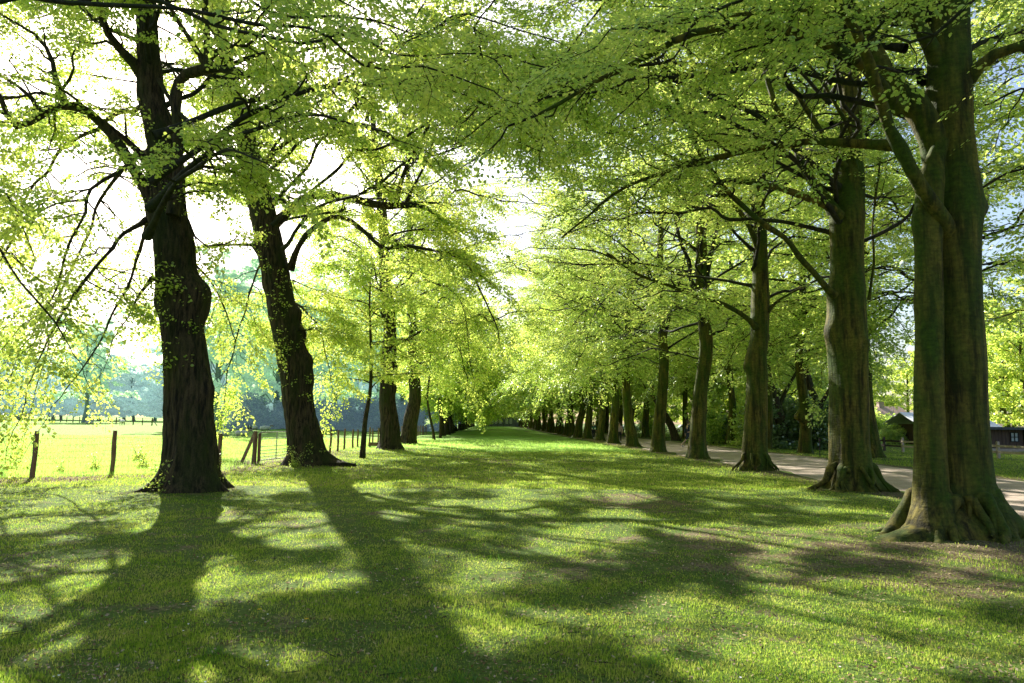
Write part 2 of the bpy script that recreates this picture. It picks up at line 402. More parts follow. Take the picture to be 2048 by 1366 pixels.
def make_grass():
    gm = grass_mat()
    # near lawn
    x, y, r = scatter(620000, 3.0, 17.0, lambda y: (-.80*y-.5, .78*y+.5), 1, 1.25)
    b = bare_f(x, y)+.62*ss(-.1, .7, fbm(x*2.1, y*2.1, 0, 77))+.16
    keep = (r.rand(len(x)) < np.clip(1.15-1.75*b, .10, 1)) & (x < 9.4)
    for bx, by, br in TREE_BASES: keep &= np.hypot(x-bx, y-by) > br*.95
    x, y = x[keep], y[keep]; n = len(x); rr = np.random.RandomState(5)
    tuft = np.clip(vnoise(x*1.7, y*1.7, 0, 41), 0, 1)
    h = (.009+.016*rr.rand(n)**1.5)*(1+.9*tuft)*(1+.03*y)
    wd = (.0024+.0018*rr.rand(n))*(1+.12*y)
    blades(x, y, h, wd, gm, 'lawn_grass', 'short green grass of the dappled lawn between the tree rows')
    # farther lawn, pasture, right verge
    x, y, r = scatter(230000, 17.0, 60.0, lambda y: (-.78*y, .80*y), 2, 1.5)
    b = bare_f(x, y)
    keep = (r.rand(len(x)) < np.clip(1.2-1.5*b, .05, 1)) & ((x < 9.3) | (x > 16.3))
    for bx, by, br in TREE_BASES: keep &= np.hypot(x-bx, y-by) > br*.95
    x, y = x[keep], y[keep]; n = len(x)
    f = field_f(x, y)
    h = (.028+.028*rr.rand(n))*(1+1.2*f)*(1+.006*y); wd = .006+.00035*y
    near = f < .5  # far avenue blades get the bright pasture colour as painted sunlight
    blades(x[near], y[near], h[near], wd[near], gm, 'verge_grass', 'distant grass down the avenue and beyond the gravel path')
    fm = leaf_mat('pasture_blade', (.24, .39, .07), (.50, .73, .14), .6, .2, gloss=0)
    blades(x[~near], y[~near], h[~near], wd[~near], fm, 'pasture_and_far_grass', 'bright sunlit pasture grass behind the wire fence and brightened far lawn grass')
    # dark tufts
    r = np.random.RandomState(12); X, Y, H = [], [], []
    for k in range(46):
        cy = 4*(14/4)**r.rand(); cx = r.uniform(-.7, .55)*cy; m_ = r.randint(14, 40); s = r.uniform(.04, .12)
        X.append(cx+r.randn(m_)*s); Y.append(cy+r.randn(m_)*s); H.append(r.uniform(.04, .085, m_))
    X, Y, H = map(np.concatenate, (X, Y, H))
    tm = leaf_mat('tuft_blade', (.04, .10, .015), (.16, .34, .04), .5, .25, gloss=.03)
    blades(X, Y, H, np.full(len(X), .006), tm, 'grass_tufts', 'longer darker green grass tufts dotted over the lawn', .6)
    r = np.random.RandomState(91); a = Acc()
    for k in range(170):
        cy = 3.4*(16/3.4)**r.rand(); cx = r.uniform(-.72, .66)*cy; L_ = r.uniform(.05, .22); an = r.rand()*PI; m_ = 5
        t = np.linspace(-.5, .5, m_); xx = cx+np.cos(an)*L_*t+r.randn(m_)*.006; yy = cy+np.sin(an)*L_*t+r.randn(m_)*.006
        zz = ground_h(xx, yy)+.016+.004*r.rand(m_); V, F = tubes(np.stack([xx, yy, zz], -1)[None], np.linspace(.004, .0018, m_)[None], 5); a.add(V, F)
    tag(link('fallen_twigs', a.mesh('fallen_twigs', M['bark_branch'])), 'small fallen twigs scattered through the short grass', kind='stuff')
    # daisies
    x, y, r = scatter(200, 3.2, 14, lambda y: (-.75*y, .6*y), 14, 1.1); kk = vnoise(x*.5, y*.5, 0, 15) > .15; x, y = x[kk], y[kk]
    n = len(x); z = ground_h(x, y)+.028; th = np.arange(8)*2*PI/8; s_ = .0065+.003*r.rand(n)
    P = np.stack([x[:, None]+np.cos(th)*s_[:, None], y[:, None]+np.sin(th)*s_[:, None], (z[:, None]+.002*np.cos(th*2))], -1)
    tag(link('daisies', build_mesh('daisies', P.reshape(-1, 3), [np.arange(n*8).reshape(-1, 8)], False, plain_mat('daisy_petals', (.75, .74, .70), (.85, .84, .80), 20, .8, 0))), 'tiny white daisies sprinkled in the lawn', kind='stuff')
    # litter of bud scales and dead leaves
    x, y, r = scatter(90000, 3.0, 26.0, lambda y: (-.8*y-.5, .72*y+.5), 3, 1.3)
    x = np.concatenate([x, r.uniform(-17, -7.9, 9000)]); y = np.concatenate([y, fence_y(x[-9000:])+r.randn(9000)*.8])
    keep = (r.rand(len(x)) < np.clip(.12+1.3*bare_f(x, y)+.8*ss(-.1, .7, fbm(x*2.1, y*2.1, 0, 77)), .1, 1)) & (x < 9.4)
    x, y = x[keep], y[keep]; n = len(x); z = ground_h(x, y)+.004+r.rand(n)*.014
    a = r.rand(n)*2*PI; s = (.004+.011*r.rand(n)**2)*(1+.05*y)
    d = np.stack([np.cos(a), np.sin(a), r.randn(n)*.3], -1); e = np.stack([-np.sin(a), np.cos(a), r.randn(n)*.3], -1)
    c = np.stack([x, y, z], -1)
    P = np.stack([c-d*s[:, None], c+e*s[:, None]*.55, c+d*s[:, None], c-e*s[:, None]*.55], 1)
    m, nt, out = newmat('dead_leaf'); L = nt.links
    geo = N(nt, 'ShaderNodeNewGeometry')
    df = N(nt, 'ShaderNodeBsdfDiffuse')
    L.new(ramp(nt, geo.outputs['Random Per Island'], [(0, (.09, .05, .022)), (.5, (.24, .155, .08)), (1, (.50, .39, .25))]), df.inputs[0])
    L.new(df.outputs[0], out.inputs[0])
    me = build_mesh('leaf_litter', P.reshape(-1, 3), [np.arange(n*4).reshape(-1, 4)], False, m)
    tag(link('leaf_litter', me), 'brown bud scales and dead leaves scattered on the lawn', kind='stuff')

# ------------------------------------------------------------------ trees
def smooth_path(P, n, R=None):
    P = np.asarray(P, float); d = np.r_[0, np.cumsum(np.linalg.norm(np.diff(P, axis=0), axis=1))]
    # Catmull-Rom through points by parameter
    t = np.linspace(0, d[-1], n); m = np.gradient(P, d, axis=0)
    k = np.clip(np.searchsorted(d, t, 'right')-1, 0, len(d)-2)
    hh = (d[k+1]-d[k]); u = (t-d[k])/hh
    h00 = 2*u**3-3*u**2+1; h10 = u**3-2*u**2+u; h01 = -2*u**3+3*u**2; h11 = u**3-u**2
    Q = h00[:, None]*P[k]+(h10*hh)[:, None]*m[k]+h01[:, None]*P[k+1]+(h11*hh)[:, None]*m[k+1]
    if R is None: return Q
    return Q, np.interp(t, d, R)

def rand_unit(r, n):
    v = r.randn(n, 3); return v/np.linalg.norm(v, axis=1, keepdims=True)
def norm(v):
    return v/(np.linalg.norm(v, axis=-1, keepdims=True)+1e-9)

def sun_gap(X, Y, Z, wb, jit=0):
    """True where a point of the crown would block one of the sun gaps on the lawn"""
    gx, gy = X+wb[0]-Z*sv.x/sv.z, Y+wb[1]-Z*sv.y/sv.z
    hn = vnoise(gx*1.25+5, gy*.85, 0, 88)+.5*vnoise(gx*2.9, gy*2.0, 0, 89)+jit-.22*ss(2.0, 5, gx)*(1-ss(8, 12, gy))
    win = ss(-2, 1, gy)*(1-ss(17, 24, gy))*(np.abs(gx) < np.minimum(9.2, .8*gy+1.2))
    hp = vnoise(gx*.35+2, gy*.9, 0, 95)+.4*vnoise(gx*1.3, gy*1.9, 0, 96)+jit; wp = (gx > 9.2)*(gx < 17)*(gy > 1)*(gy < 34)
    return (hn > .06+3*(1-win)) | ((wp > .5) & (hp > -.05))

class Tree:
    """collects limbs, side branches, twigs and leaves of one tree (coordinates relative to its base)"""
    def __init__(s, seed, kind='beech', leaf=.075, lod=0, sec_len=2.2, twig_len=.85, leaves=26, sec_gap=.5, twigs=7, drop=.18, droop=.25, dm=1.0):
        s.r = np.random.RandomState(seed); s.kind = kind; s.leaf = leaf; s.lod = lod
        s.sec_len, s.twig_len, s.leaves, s.sec_gap, s.twigs, s.drop, s.droop = sec_len, twig_len, int(leaves*1.3*dm**.3), sec_gap*.62/dm**.35, int(twigs*1.5*dm**.35), drop, droop
        s.limbs = []; s.secs = []; s.tw = []; s.thin = .42; s.zthin = 11; s.wb = None
    def limb(s, P, R0, R1, leafy=(.25, 1.0), wob=.04, dens=1.0, n=None, own=True, slen=1.0):
        P = np.asarray(P, float)
        L = np.linalg.norm(np.diff(P, axis=0), axis=1).sum(); n = n or max(6, int(L/.28))
        Q = smooth_path(P, n) if len(P) > 2 else P[0]+(P[-1]-P[0])*np.linspace(0, 1, n)[:, None]
        t = np.linspace(0, 1, n)
        w = np.stack([vnoise(t*L*1.1, k*7.7, s.r.rand()*99, 5) for k in range(3)], -1)*wob*L**.5
        Q = Q+w*np.minimum(t*5, 1)[:, None]
        R = R0+(R1-R0)*t**.8
        R = R*(1+.20*vnoise(t*L*2.6, 3, 0, 9))
        R = R*(1+.45*np.exp(-t*L/(R0*2.6)))
        s.limbs.append((Q, R, own))
        s._side(Q, R, L, leafy, dens, slen)
        return Q
    def _side(s, Q, R, L, leafy, dens, slen):
        r = s.r; n = len(Q); T = norm(np.gradient(Q, axis=0))
        k = int(L*(leafy[1]-leafy[0])/s.sec_gap*dens)
        side = 1
        for i in range(max(k, 0)):
            t = leafy[0]+(leafy[1]-leafy[0])*(i+r.rand()*.8)/max(k, 1); side = -side
            if r.rand() < s.drop: continue
            j = min(int(t*(n-1)), n-1); tg = T[j]
            hz = np.cross(tg, [0, 0, 1.0]); hz = hz/(np.linalg.norm(hz)+1e-6)
            if abs(tg[2]) > .8:
                a = r.rand()*2*PI; hz = np.array([math.cos(a), math.sin(a), 0])
            d = norm(tg*r.uniform(.25, .9)+hz*side*r.uniform(.6, 1.1)+np.array([0, 0, r.uniform(-.15, .45)]))
            l = s.sec_len*slen*(1.15-.6*t)*r.uniform(.55, 1.25)
            s.secondary(Q[j], d, l, min(R[j]*.55, .012+.014*l))
        # the tip itself
        s.secondary(Q[-1], T[-1], s.sec_len*slen*.7, R[-1])
    def secondary(s, p, d, l, r0):
        r = s.r; m = 7; t = np.linspace(0, 1, m)[:, None]
        bend = np.array([0, 0, -s.droop*l])*t**2
        lat = norm(np.cross(d, [0, 0, 1.0])+1e-6)*r.uniform(-.25, .25)*l
        P = p+d*l*t+bend*r.uniform(.3, 1.4)+lat*t**2+np.r_[[[0, 0, 0]], r.randn(m-1, 3)*.03*l]
        s.secs.append((P, np.linspace(r0, .004+.001*s.lod, m)))
        T = norm(np.gradient(P, axis=0)); k = max(2, int(s.twigs*l/s.sec_len))
        tt = np.linspace(.12, .97, k)+r.rand(k)*.06; jf = np.clip(tt, 0, .999)*(m-1); j = jf.astype(int); u = (jf-j)[:, None]
        B = P[j]*(1-u)+P[np.minimum(j+1, m-1)]*u; tg = T[j]
        hz = norm(np.cross(tg, [0, 0, 1.0])+1e-6)*np.where(np.arange(k) % 2, 1, -1)[:, None]
        D = norm(tg*r.uniform(.4, 1.0, (k, 1))+hz*r.uniform(.5, 1.0, (k, 1))+np.array([0, 0, 1])*r.uniform(-.3, .3, (k, 1)))
        l2 = s.twig_len*(1.15-.6*tt)*r.uniform(.6, 1.3, k)
        s.tw.append((B, D, l2))
        s.tw.append((P[-1:], T[-1:], np.array([s.twig_len*.8])))
    def generic(s, H, z0, z1, nl, reach, base_axis=None, bias=None, r0=.10, rise=(.15, .7), droop=.0, dens=1.0, amin=0):
        """procedural limbs on the trunk axis"""
        r = s.r; nl = int(nl*(1.6 if s.lod else 1.5))
        for i in range(nl):
            f = (i+r.rand())/nl; z = z0+(z1-z0)*f
            a = i*2.4+r.uniform(-.5, .5)
            d = np.array([math.cos(a), math.sin(a)])
            rc = reach*(1-.40*f**2)*r.uniform(.75, 1.15)
            if bias is not None: rc *= 1+.35*(d @ np.array(bias))
            ax = base_axis(z) if base_axis else np.array([0, 0, z])
            up = r.uniform(*rise)*(1+.9*f)
            p0 = ax; p1 = ax+np.array([d[0]*rc*.35, d[1]*rc*.35, rc*.35*up*1.4])
            a2 = a+r.uniform(-.3, .3); d2 = np.array([math.cos(a2), math.sin(a2)])
            p2 = p1+np.array([d2[0]*rc*.35, d2[1]*rc*.35, rc*.35*up*.8])
            a3 = a2+r.uniform(-.35, .35); d3 = np.array([math.cos(a3), math.sin(a3)])
            p3 = p2+np.array([d3[0]*rc*.35, d3[1]*rc*.35, rc*.35*(up*.3-droop)])
            s.limb([p0, p1, p2, p3], r0*(1-.5*f), .02, own=False, dens=dens, wob=.13)
    def meshes(s, bark, leafm, name, keep=None):
        """returns (branch mesh, twig mesh merged in it, leaf mesh)"""
        a = Acc(); sides = (9, 6, 5)[s.lod]
        for Q, R, own in s.limbs:
            if own: continue
            V, F = tubes(Q[None], R[None], sides); a.add(V, F)
        if s.secs:
            P = np.stack([p for p, _ in s.secs]); R = np.stack([q for _, q in s.secs])
            if s.wb is not None:
                k = ~(sun_gap(P[:, 3, 0], P[:, 3, 1], P[:, 3, 2], s.wb, -.1) & sun_gap(P[:, 5, 0], P[:, 5, 1], P[:, 5, 2], s.wb, -.1)); P, R = P[k], R[k]
            V, F = tubes(P, R, (5, 4, 3)[s.lod]); a.add(V, F)
        B = np.concatenate([t[0] for t in s.tw]); D = np.concatenate([t[1] for t in s.tw]); l = np.concatenate([t[2] for t in s.tw])
        if keep is not None:
            k = keep(B+D*l[:, None]*.5); B, D, l = B[k], D[k], l[k]
        if len(B) > 400:
            c = B+D*l[:, None]*.5; q_ = vnoise(c[:, 0]*.42, c[:, 1]*.42, c[:, 2]*.55, 51)+.55*vnoise(c[:, 0]*1.05, c[:, 1]*1.05, c[:, 2]*1.4, 52)
            thr = (-.30 if s.kind == 'lime' else -.42)+s.thin*ss(s.zthin-1, s.zthin+2.5, c[:, 2])
            k = q_ > thr; B, D, l = B[k], D[k], l[k]
        if s.wb is not None and len(B) > 400:
            c = B+D*l[:, None]*.5; k = ~sun_gap(c[:, 0], c[:, 1], c[:, 2], s.wb, -.12); B, D, l = B[k], D[k], l[k]
        r = s.r; n = len(B)
        sag = s.droop*(.5+r.rand(n))*l*.5
        if s.lod < 2:
            t = np.linspace(0, 1, 4)[None, :, None]
            P = B[:, None]+D[:, None]*l[:, None, None]*t; P[:, :, 2] -= sag[:, None]*np.linspace(0, 1, 4)**2
            V, F = tubes(P, np.tile(np.linspace(.0045, .0015, 4)*(1+s.lod*.5), (n, 1)), 3); a.add(V, F)
        bm_ = a.mesh(name+'_branches', bark, True)
        # leaves
        k = s.leaves; 
        tt = (np.arange(k)[None]+r.rand(n, k))/k*1.02+.04
        up = np.array([0, 0, 1.0]); side = norm(np.cross(D, up)+1e-6)
        nrm0 = norm(np.cross(side, D)); tilt = r.randn(n, 3)*.22; nrm0 = norm(nrm0+tilt)
        side = norm(np.cross(D, nrm0))
        wdt = (.34 if s.kind == 'beech' else .30)*l[:, None]*np.sin(np.clip(tt, 0, 1)**.7*PI*.93)**.8+.02
        sg = np.where(np.arange(k) % 2, 1.0, -1.0)[None]*np.ones((n, 1)); off = sg*wdt*r.rand(n, k)**.7
        C = B[:, None]+D[:, None]*(l[:, None]*tt)[..., None]+side[:, None]*off[..., None]
        C[..., 2] -= sag[:, None]*tt**2
        C += r.randn(n, k, 3)*np.array([.012, .012, .03 if s.kind == 'beech' else .06])*(1+s.lod)
        ld = norm(D[:, None]*.7+side[:, None]*sg[..., None]*.8+r.randn(n, k, 3)*(.25 if s.kind == 'beech' else .45)+np.array([0, 0, -.15 if s.kind == 'beech' else -.55]))
        ln = norm(nrm0[:, None]+r.randn(n, k, 3)*(.30 if s.kind == 'beech' else .5))
        sz = s.leaf*r.uniform(.45, 1.25, (n, k))
        C, ld, ln, sz = C.reshape(-1, 3), ld.reshape(-1, 3), ln.reshape(-1, 3), sz.reshape(-1, 1)
        if s.wb is not None:            # gaps that let the morning sun through to the lawn
            kk = ~sun_gap(C[:, 0], C[:, 1], C[:, 2], s.wb, .10*r.randn(len(C))); C, ld, ln, sz = C[kk], ld[kk], ln[kk], sz[kk]
        sd_ = norm(np.cross(ln, ld)); ln = np.cross(ld, sd_)
        wd = .33 if s.kind == 'beech' else .42
        if s.lod == 0:
            fold = .10
            pts = [C, C+ld*sz*.30-sd_*sz*wd*.92+ln*sz*fold, C+ld*sz*.68-sd_*sz*wd*.8+ln*sz*fold*.6, C+ld*sz-ln*sz*.06,
                   C+ld*sz*.68+sd_*sz*wd*.8+ln*sz*fold*.6, C+ld*sz*.30+sd_*sz*wd*.92+ln*sz*fold]
            V = np.stack(pts, 1); o = (np.arange(len(C))*6)[:, None]
            F = np.concatenate([o+np.array([[0, 3, 2, 1]]), o+np.array([[0, 5, 4, 3]])])
        else:
            V = np.stack([C, C+ld*sz*.45-sd_*sz*wd*1.1, C+ld*sz, C+ld*sz*.45+sd_*sz*wd*1.1], 1); o = (np.arange(len(C))*4)[:, None]
            F = o+np.array([[0, 3, 2, 1]])
        lm = build_mesh(name+'_leaves', V.reshape(-1, 3), [F], False, leafm)
        return bm_, lm

def trunk_mesh(P, R, mat, name, sides=56, furrow=0.0, flare=.5, lobes=5, seed=0, bumps=(), roots=(), acc=None, base_z=0, extra=None, step=.09, top_cap=False, tubes_=()):
    """P,R in coordinates relative to base; organic tapered trunk with root flare"""
    a = acc or Acc()
    P = np.asarray(P, float); L = np.linalg.norm(np.diff(P, axis=0), axis=1).sum()
    n = max(24, int(L/step)); Q, RR = smooth_path(P, n, R)
    if roots:                       # denser rings at the foot, where the roots run out
        nb = 34; tt_ = np.linspace(0, 1, nb)**1.7*1.6; up_ = np.arange(1.6+step, L, step*1.3)
        dd_ = np.r_[0, np.cumsum(np.linalg.norm(np.diff(Q, axis=0), axis=1))]; ts = np.r_[tt_, up_]
        Q = np.stack([np.interp(ts, dd_, Q[:, k]) for k in range(3)], -1); RR = np.interp(ts, dd_, RR); n = len(ts)
        Q[:nb, 2] = -.12+ts[:nb]
    r = np.random.RandomState(seed); ph = r.rand(8)*2*PI
    th = np.arange(sides)*2*PI/sides; z = Q[:, 2:3]
    lob = .5+.5*np.cos(lobes*th+ph[0]+.8*np.sin(2*th+ph[1]))[None]*np.ones_like(z)
    rad = RR[:, None]*(1+.05*np.cos(2*th+ph[2]+z*.35)+.035*np.cos(3*th+ph[3]-z*.5)+.02*np.cos(5*th+ph[4]+z*.9))
    rad = rad*(1+.07*fbm(np.cos(th)*1.2+seed, np.sin(th)*1.2, z*.9, seed))
    zz = np.maximum(z-base_z, 0)
    fl = flare*(np.exp(-zz/.22)*(.10+.85*lob**1.6)+.20*np.exp(-zz/.8)*(.4+.8*lob))
    rad = rad+RR[:1, None]*fl
    if furrow:
        rad = rad+furrow*(np.abs(vnoise(np.cos(th)*RR[:, None]*30, np.sin(th)*RR[:, None]*30, z*2.2, seed+5))-.5)
        rad = rad+furrow*.8*vnoise(np.cos(th)*RR[:, None]*10, np.sin(th)*RR[:, None]*10, z*1.1, seed+6)
    E_ = np.zeros_like(rad)
    for (ang, ln, r0, crook) in roots:
        h_ = r0*3.6; ext = ln*.36*np.maximum(np.log(h_/(np.maximum(z, 0)+.06)), 0)
        an = ang+crook*.5*ext/ln+.10*np.sin(ext*9+ang*5)*np.minimum(ext*3, 1)
        dth = (th-an+PI) % (2*PI)-PI; wd_ = (r0/(RR[:1, None]+.22*ext+.08))*.95
        ee = ext*np.exp(-np.abs(dth/wd_)**1.7)*(1+.14*fbm(th*6+ang, z*9, ext*4, seed+3)); rad = rad+ee; E_ = np.maximum(E_, ee)
    if roots: rad = rad+.018*np.exp(-np.maximum(z, 0)/.5)*fbm(np.cos(th)*7, np.sin(th)*7, z*8, seed+2)
    for bz, bt, amp, sg in bumps:
        dth = (th-bt+PI) % (2*PI)-PI
        rad = rad+amp*np.exp(-((z-bz)/sg)**2-(dth*RR[:, None]/sg)**2)
    T = norm(np.gradient(Q, axis=0)); ref = np.array([0, 1.0, 0])
    A = norm(np.cross(ref, T)); A = np.where(np.ones((n, 1)), A, A)
    B = np.cross(T, A)
    V = Q[:, None]+rad[..., None]*(A[:, None]*np.cos(th)[None, :, None]+B[:, None]*np.sin(th)[None, :, None])
    V[..., 2] -= .20*E_/(E_+.5)
    i = np.arange(n-1)[:, None]; j = np.arange(sides)[None, :]
    F = np.stack([i*sides+j, i*sides+(j+1) % sides, (i+1)*sides+(j+1) % sides, (i+1)*sides+j], -1).reshape(-1, 4)
    a.add(V.reshape(-1, 3), F)
    for (ang, ln, r0, crook) in tubes_:
        m = 22; t = np.linspace(0, 1, m); Rb = R[0]*1.05
        an = ang+crook*t**1.4+.13*np.sin(t*9+ang*3)*t; rr = Rb*.55+(ln+Rb*.45)*t; sdist = np.maximum(rr-Rb*1.05, 0)
        zc = (.62*np.exp(-sdist/.30)+.03*np.sin(t*11+ang*2))*np.minimum(1, 1.15-t*.3)-.10*t; ra = r0*(1-.78*t**.8)*(1+.18*np.sin(t*13+ang))
        PP = np.stack([np.cos(an)*rr, np.sin(an)*rr, zc], -1); V, F = tubes(PP[None], ra[None], 16)
        V = V+.030*np.stack([fbm(V[:, 0]*8, V[:, 1]*8, V[:, 2]*8+k*5, seed) for k in range(3)], -1); a.add(V, F)
        for f0, sg_ in ((.45, -1), (.62, 1)):
            k0 = int(f0*m); mm = 12; u = np.linspace(0, 1, mm); a2 = an[k0]+sg_*.55*u**.9/(1+rr[k0]); r2 = rr[k0]+ln*.42*u
            PP = np.stack([np.cos(a2)*r2, np.sin(a2)*r2, zc[k0]*(1-u)**1.3-.03*u], -1); V, F = tubes(PP[None], (ra[k0]*.6*(1-.7*u))[None], 10)
            a.add(V+.02*np.stack([fbm(V[:, 0]*9, V[:, 1]*9, V[:, 2]*9+k*5, seed+1) for k in range(3)], -1), F)
    if acc is None:
        return a.mesh(name, mat, True)
    return a

def limb_mesh(Q, R, mat, name, sides=12):
    V, F = tubes(Q[None], R[None], sides)
    V = V+.012*np.stack([vnoise(V[:, 0]*7, V[:, 1]*7, V[:, 2]*7+k*5, 3) for k in range(3)], -1)
    return build_mesh(name, V, [F], True, mat)

def plant_tree(root, trunk_me, T, bark_b, leafm, name, limb_mat, keep=None):
    link('trunk', trunk_me, root)
    for Q, R, own in T.limbs:
        if own: link('limb', limb_mesh(Q, R, limb_mat, name+'_limb'), root)
    b, l = T.meshes(bark_b, leafm, name, keep)
    link('branchwork', b, root); link('crown', l, root)

def rel(pts, base, Y):
    """photo pixels -> coordinates relative to tree base; entries (px,py) or (px,py,dY)"""
    return [np.array(at(p[0], p[1], Y+(p[2] if len(p) > 2 else 0)))-base for p in pts]


# ================================================================== the trees beside the camera
def px_trunk(pts, base, Y):
    P, R = [], []
    for p in pts:
        q = np.array(at(p[0], p[1], Y+(p[3] if len(p) > 3 else 0)))-base
        P.append(q); R.append(p[2]*.90/2/FPX*(Y+(p[3] if len(p) > 3 else 0)))
    P[0] = P[0]*np.array([1, 1, 0])+np.array([0, 0, -.12])
    return P, R

def straight_trunk(H, r0, seed, bark, lean=(0, 0), sides=40, fork=None, lobes=5, flare=.55, furrow=0, bumps=(), roots=(), step=.14):
    r = np.random.RandomState(seed); z = np.array([-.12, .5, 1.5, 3, 5, 7.5, 10, 13, 16, H])
    z = z[z <= H]; t = np.maximum(z, 0)/H
    x = lean[0]*t+.15*np.cumsum(r.randn(len(z)))*np.minimum(z/3, 1); y = lean[1]*t+.13*np.cumsum(r.randn(len(z)))*np.minimum(z/3, 1)
    P = np.stack([x, y, z], -1); R = r0*(1-.18*np.minimum(z, 3)/3)*(1-.80*t**1.3)
    return P, R, trunk_mesh(P, R, bark, 'trunk', sides, furrow, flare, lobes, seed, bumps, roots, step=step)

def base_at(px, py):
    g = gp(px, py); return np.array([g.x, g.y, 0.0])

B_T1 = base_at(374, 984); B_T2 = base_at(614, 931); B_R1 = base_at(1907, 1078); B_R2 = base_at(1700, 985); B_R3 = base_at(1508, 944)
B_R4 = base_at(1394, 920); B_R5 = base_at(1316, 906); B_R6 = base_at(1265, 895); B_R7 = base_at(1226, 888)
for b, r_ in ((B_T1, .75), (B_T2, .65), (B_R1, .85), (B_R2, .6), (B_R3, .5), (B_R4, .5), (B_R5, .45), (B_R6, .45), (B_R7, .45)):
    TREE_BASES.append((b[0], b[1], r_))

def root_of(b, name, label, group):
    return thing(name, label, 'tree', loc=(b[0], b[1], 0), group=group)

G_L, G_R, G_R2 = 'lime trees of the left row', 'beeches of the right row', 'beeches of the row beyond the gravel path'

# ---- T1: big lime at left
def tree_T1():
    b, Y = B_T1, B_T1[1]
    root = root_of(b, 'lime_tree', 'thickest dark furrowed lime on the left, with bushy shoots on its trunk', G_L)
    P, R = px_trunk([(376, 990, 128), (380, 950, 120), (382, 880, 108), (378, 800, 101), (376, 735, 94), (366, 660, 88), (360, 609, 85), (352, 550, 84), (349, 493, 84), (340, 440, 78), (335, 397, 76), (331, 340, 75), (329, 300, 70), (315, 240, 60), (303, 200, 55), (298, 120, 50), (292, 40, 44), (288, -60, 38)], b, Y)
    top = P[-1]
    P += [top+np.array([.1, .6, 3.0]), top+np.array([-.2, 1.2, 6.5])]; R += [.2, .09]
    me = trunk_mesh(P, R, M['bark_lime'], 'lime_trunk', 150, furrow=.035, flare=.35, lobes=6, seed=3, step=.07,
                    bumps=[(4.35, .05, .30, .38), (3.9, .3, .12, .25), (4.25, PI-.1, .16, .3), (2.2, -.1, .10, .3), (6.3, PI, .12, .3)],
                    roots=[(-.35, .9, .16, .2), (-2.5, .7, .15, -.2), (-1.4, .35, .13, .2), (PI-.2, .8, .16, -.3), (.6, .8, .15, .3)])
    T = Tree(11, 'lime', .074, 0, dm=3.4, sec_len=1.9, twig_len=.62, leaves=15, sec_gap=.55, twigs=7, drop=.22, droop=.45)
    T.wb = B_T1; T.thin = 0
    q = lambda *p: rel(p, b, Y)
    T.limb(q((312, 420), (298, 385, -.2), (270, 340, -.4), (240, 290, -.6), (205, 250, -.8), (165, 220, -1), (130, 213, -1.1), (80, 226, -1.2), (22, 250, -1.3), (6, 205, -1.4), (-30, 150, -1.5)), .16, .045, (.45, 1))
    T.limb(q((132, 214, -1.1), (115, 160, -1.2), (102, 105, -1.2), (75, 75, -1.3), (0, 28, -1.6)), .075, .025, (.2, 1))
    T.limb(q((80, 226, -1.2), (45, 180, -1.3), (0, 150, -1.5), (-60, 110, -1.6)), .055, .02)
    T.limb(q((122, 196, -1.1), (70, 184, -1), (15, 197, -.9), (-40, 170, -.8)), .045, .018)
    T.limb(q((306, 335), (290, 318, -.1), (262, 290, -.3), (228, 262, -.6)), .10, .06, (.6, 1))
    T.limb(q((345, 430, -.5), (356, 330, -.55), (354, 240, -.6), (352, 190, -.6), (362, 155, -.7), (395, 142, -.8), (422, 136, -.9)), .11, .12, (.7, 1), wob=.01)
    T.limb(q((418, 140, -.9), (412, 90, -1), (408, 40, -1), (415, -30, -1)), .10, .06, (.2, 1))
    T.limb(q((412, 130, -.9), (375, 75, -1.1), (345, 30, -1.3), (320, -30, -1.5)), .07, .04, (.2, 1))
    T.limb(q((422, 112, -.9), (460, 92, -.9), (490, 95, -.8), (530, 60, -.7)), .06, .02, (.3, 1))
    T.limb(q((318, 160, -.3), (345, 205, -.5), (372, 240, -.7), (403, 280, -.9)), .045, .05, (.95, 1))
    T.limb(q((285, 150), (262, 120, -.3), (225, 75, -.6), (205, 30, -.9), (190, -30, -1.2)), .12, .06, (.3, 1))
    T.limb(q((258, 330, -.5), (232, 348, -.7), (200, 370, -.9), (172, 405, -1.1), (157, 440, -1.2), (140, 462, -1.3), (128, 500, -1.3), (110, 570, -1.4), (70, 650, -1.6)), .05, .012, (.2, 1))
    T.limb(q((175, 400, -1.1), (130, 405, -1), (85, 425, -.8), (20, 455, -.6), (-30, 470, -.6)), .028, .01, (.1, 1))
    T.limb(q((306, 556, -.4), (292, 572, -.5), (275, 596, -.6), (264, 618, -.6)), .05, .02, (.9, 1), wob=.01)
    T.limb(q((375, 440, -.3), (410, 492, -.2), (455, 488, 0), (480, 470, .5)), .03, .012, (.2, 1))
    T.limb(q((292, 440), (250, 470, -.8), (200, 520, -1.5), (140, 600, -2), (90, 690, -2.2), (60, 760, -2.3)), .06, .012, (.2, 1), slen=1.0)
    T.limb(q((300, 300, .5), (250, 330, 2), (190, 420, 3), (140, 540, 3.6), (100, 660, 4), (80, 760, 4)), .07, .012, (.2, 1), dens=1.5)
    T.limb(q((300, 420, .5), (280, 500, 1.5), (240, 600, 2.5), (190, 700, 3), (130, 780, 3)), .06, .012, (.3, 1), dens=1.2)
    T.limb(q((320, 200, .5), (220, 240, 3), (100, 330, 5), (20, 470, 6), (-20, 620, 6.5), (10, 750, 6.8)), .08, .012, (.2, 1), dens=1.6)
    T.limb(q((350, 500, .6), (400, 540, 2), (440, 600, 3), (470, 680, 3.5)), .05, .012, (.3, 1))
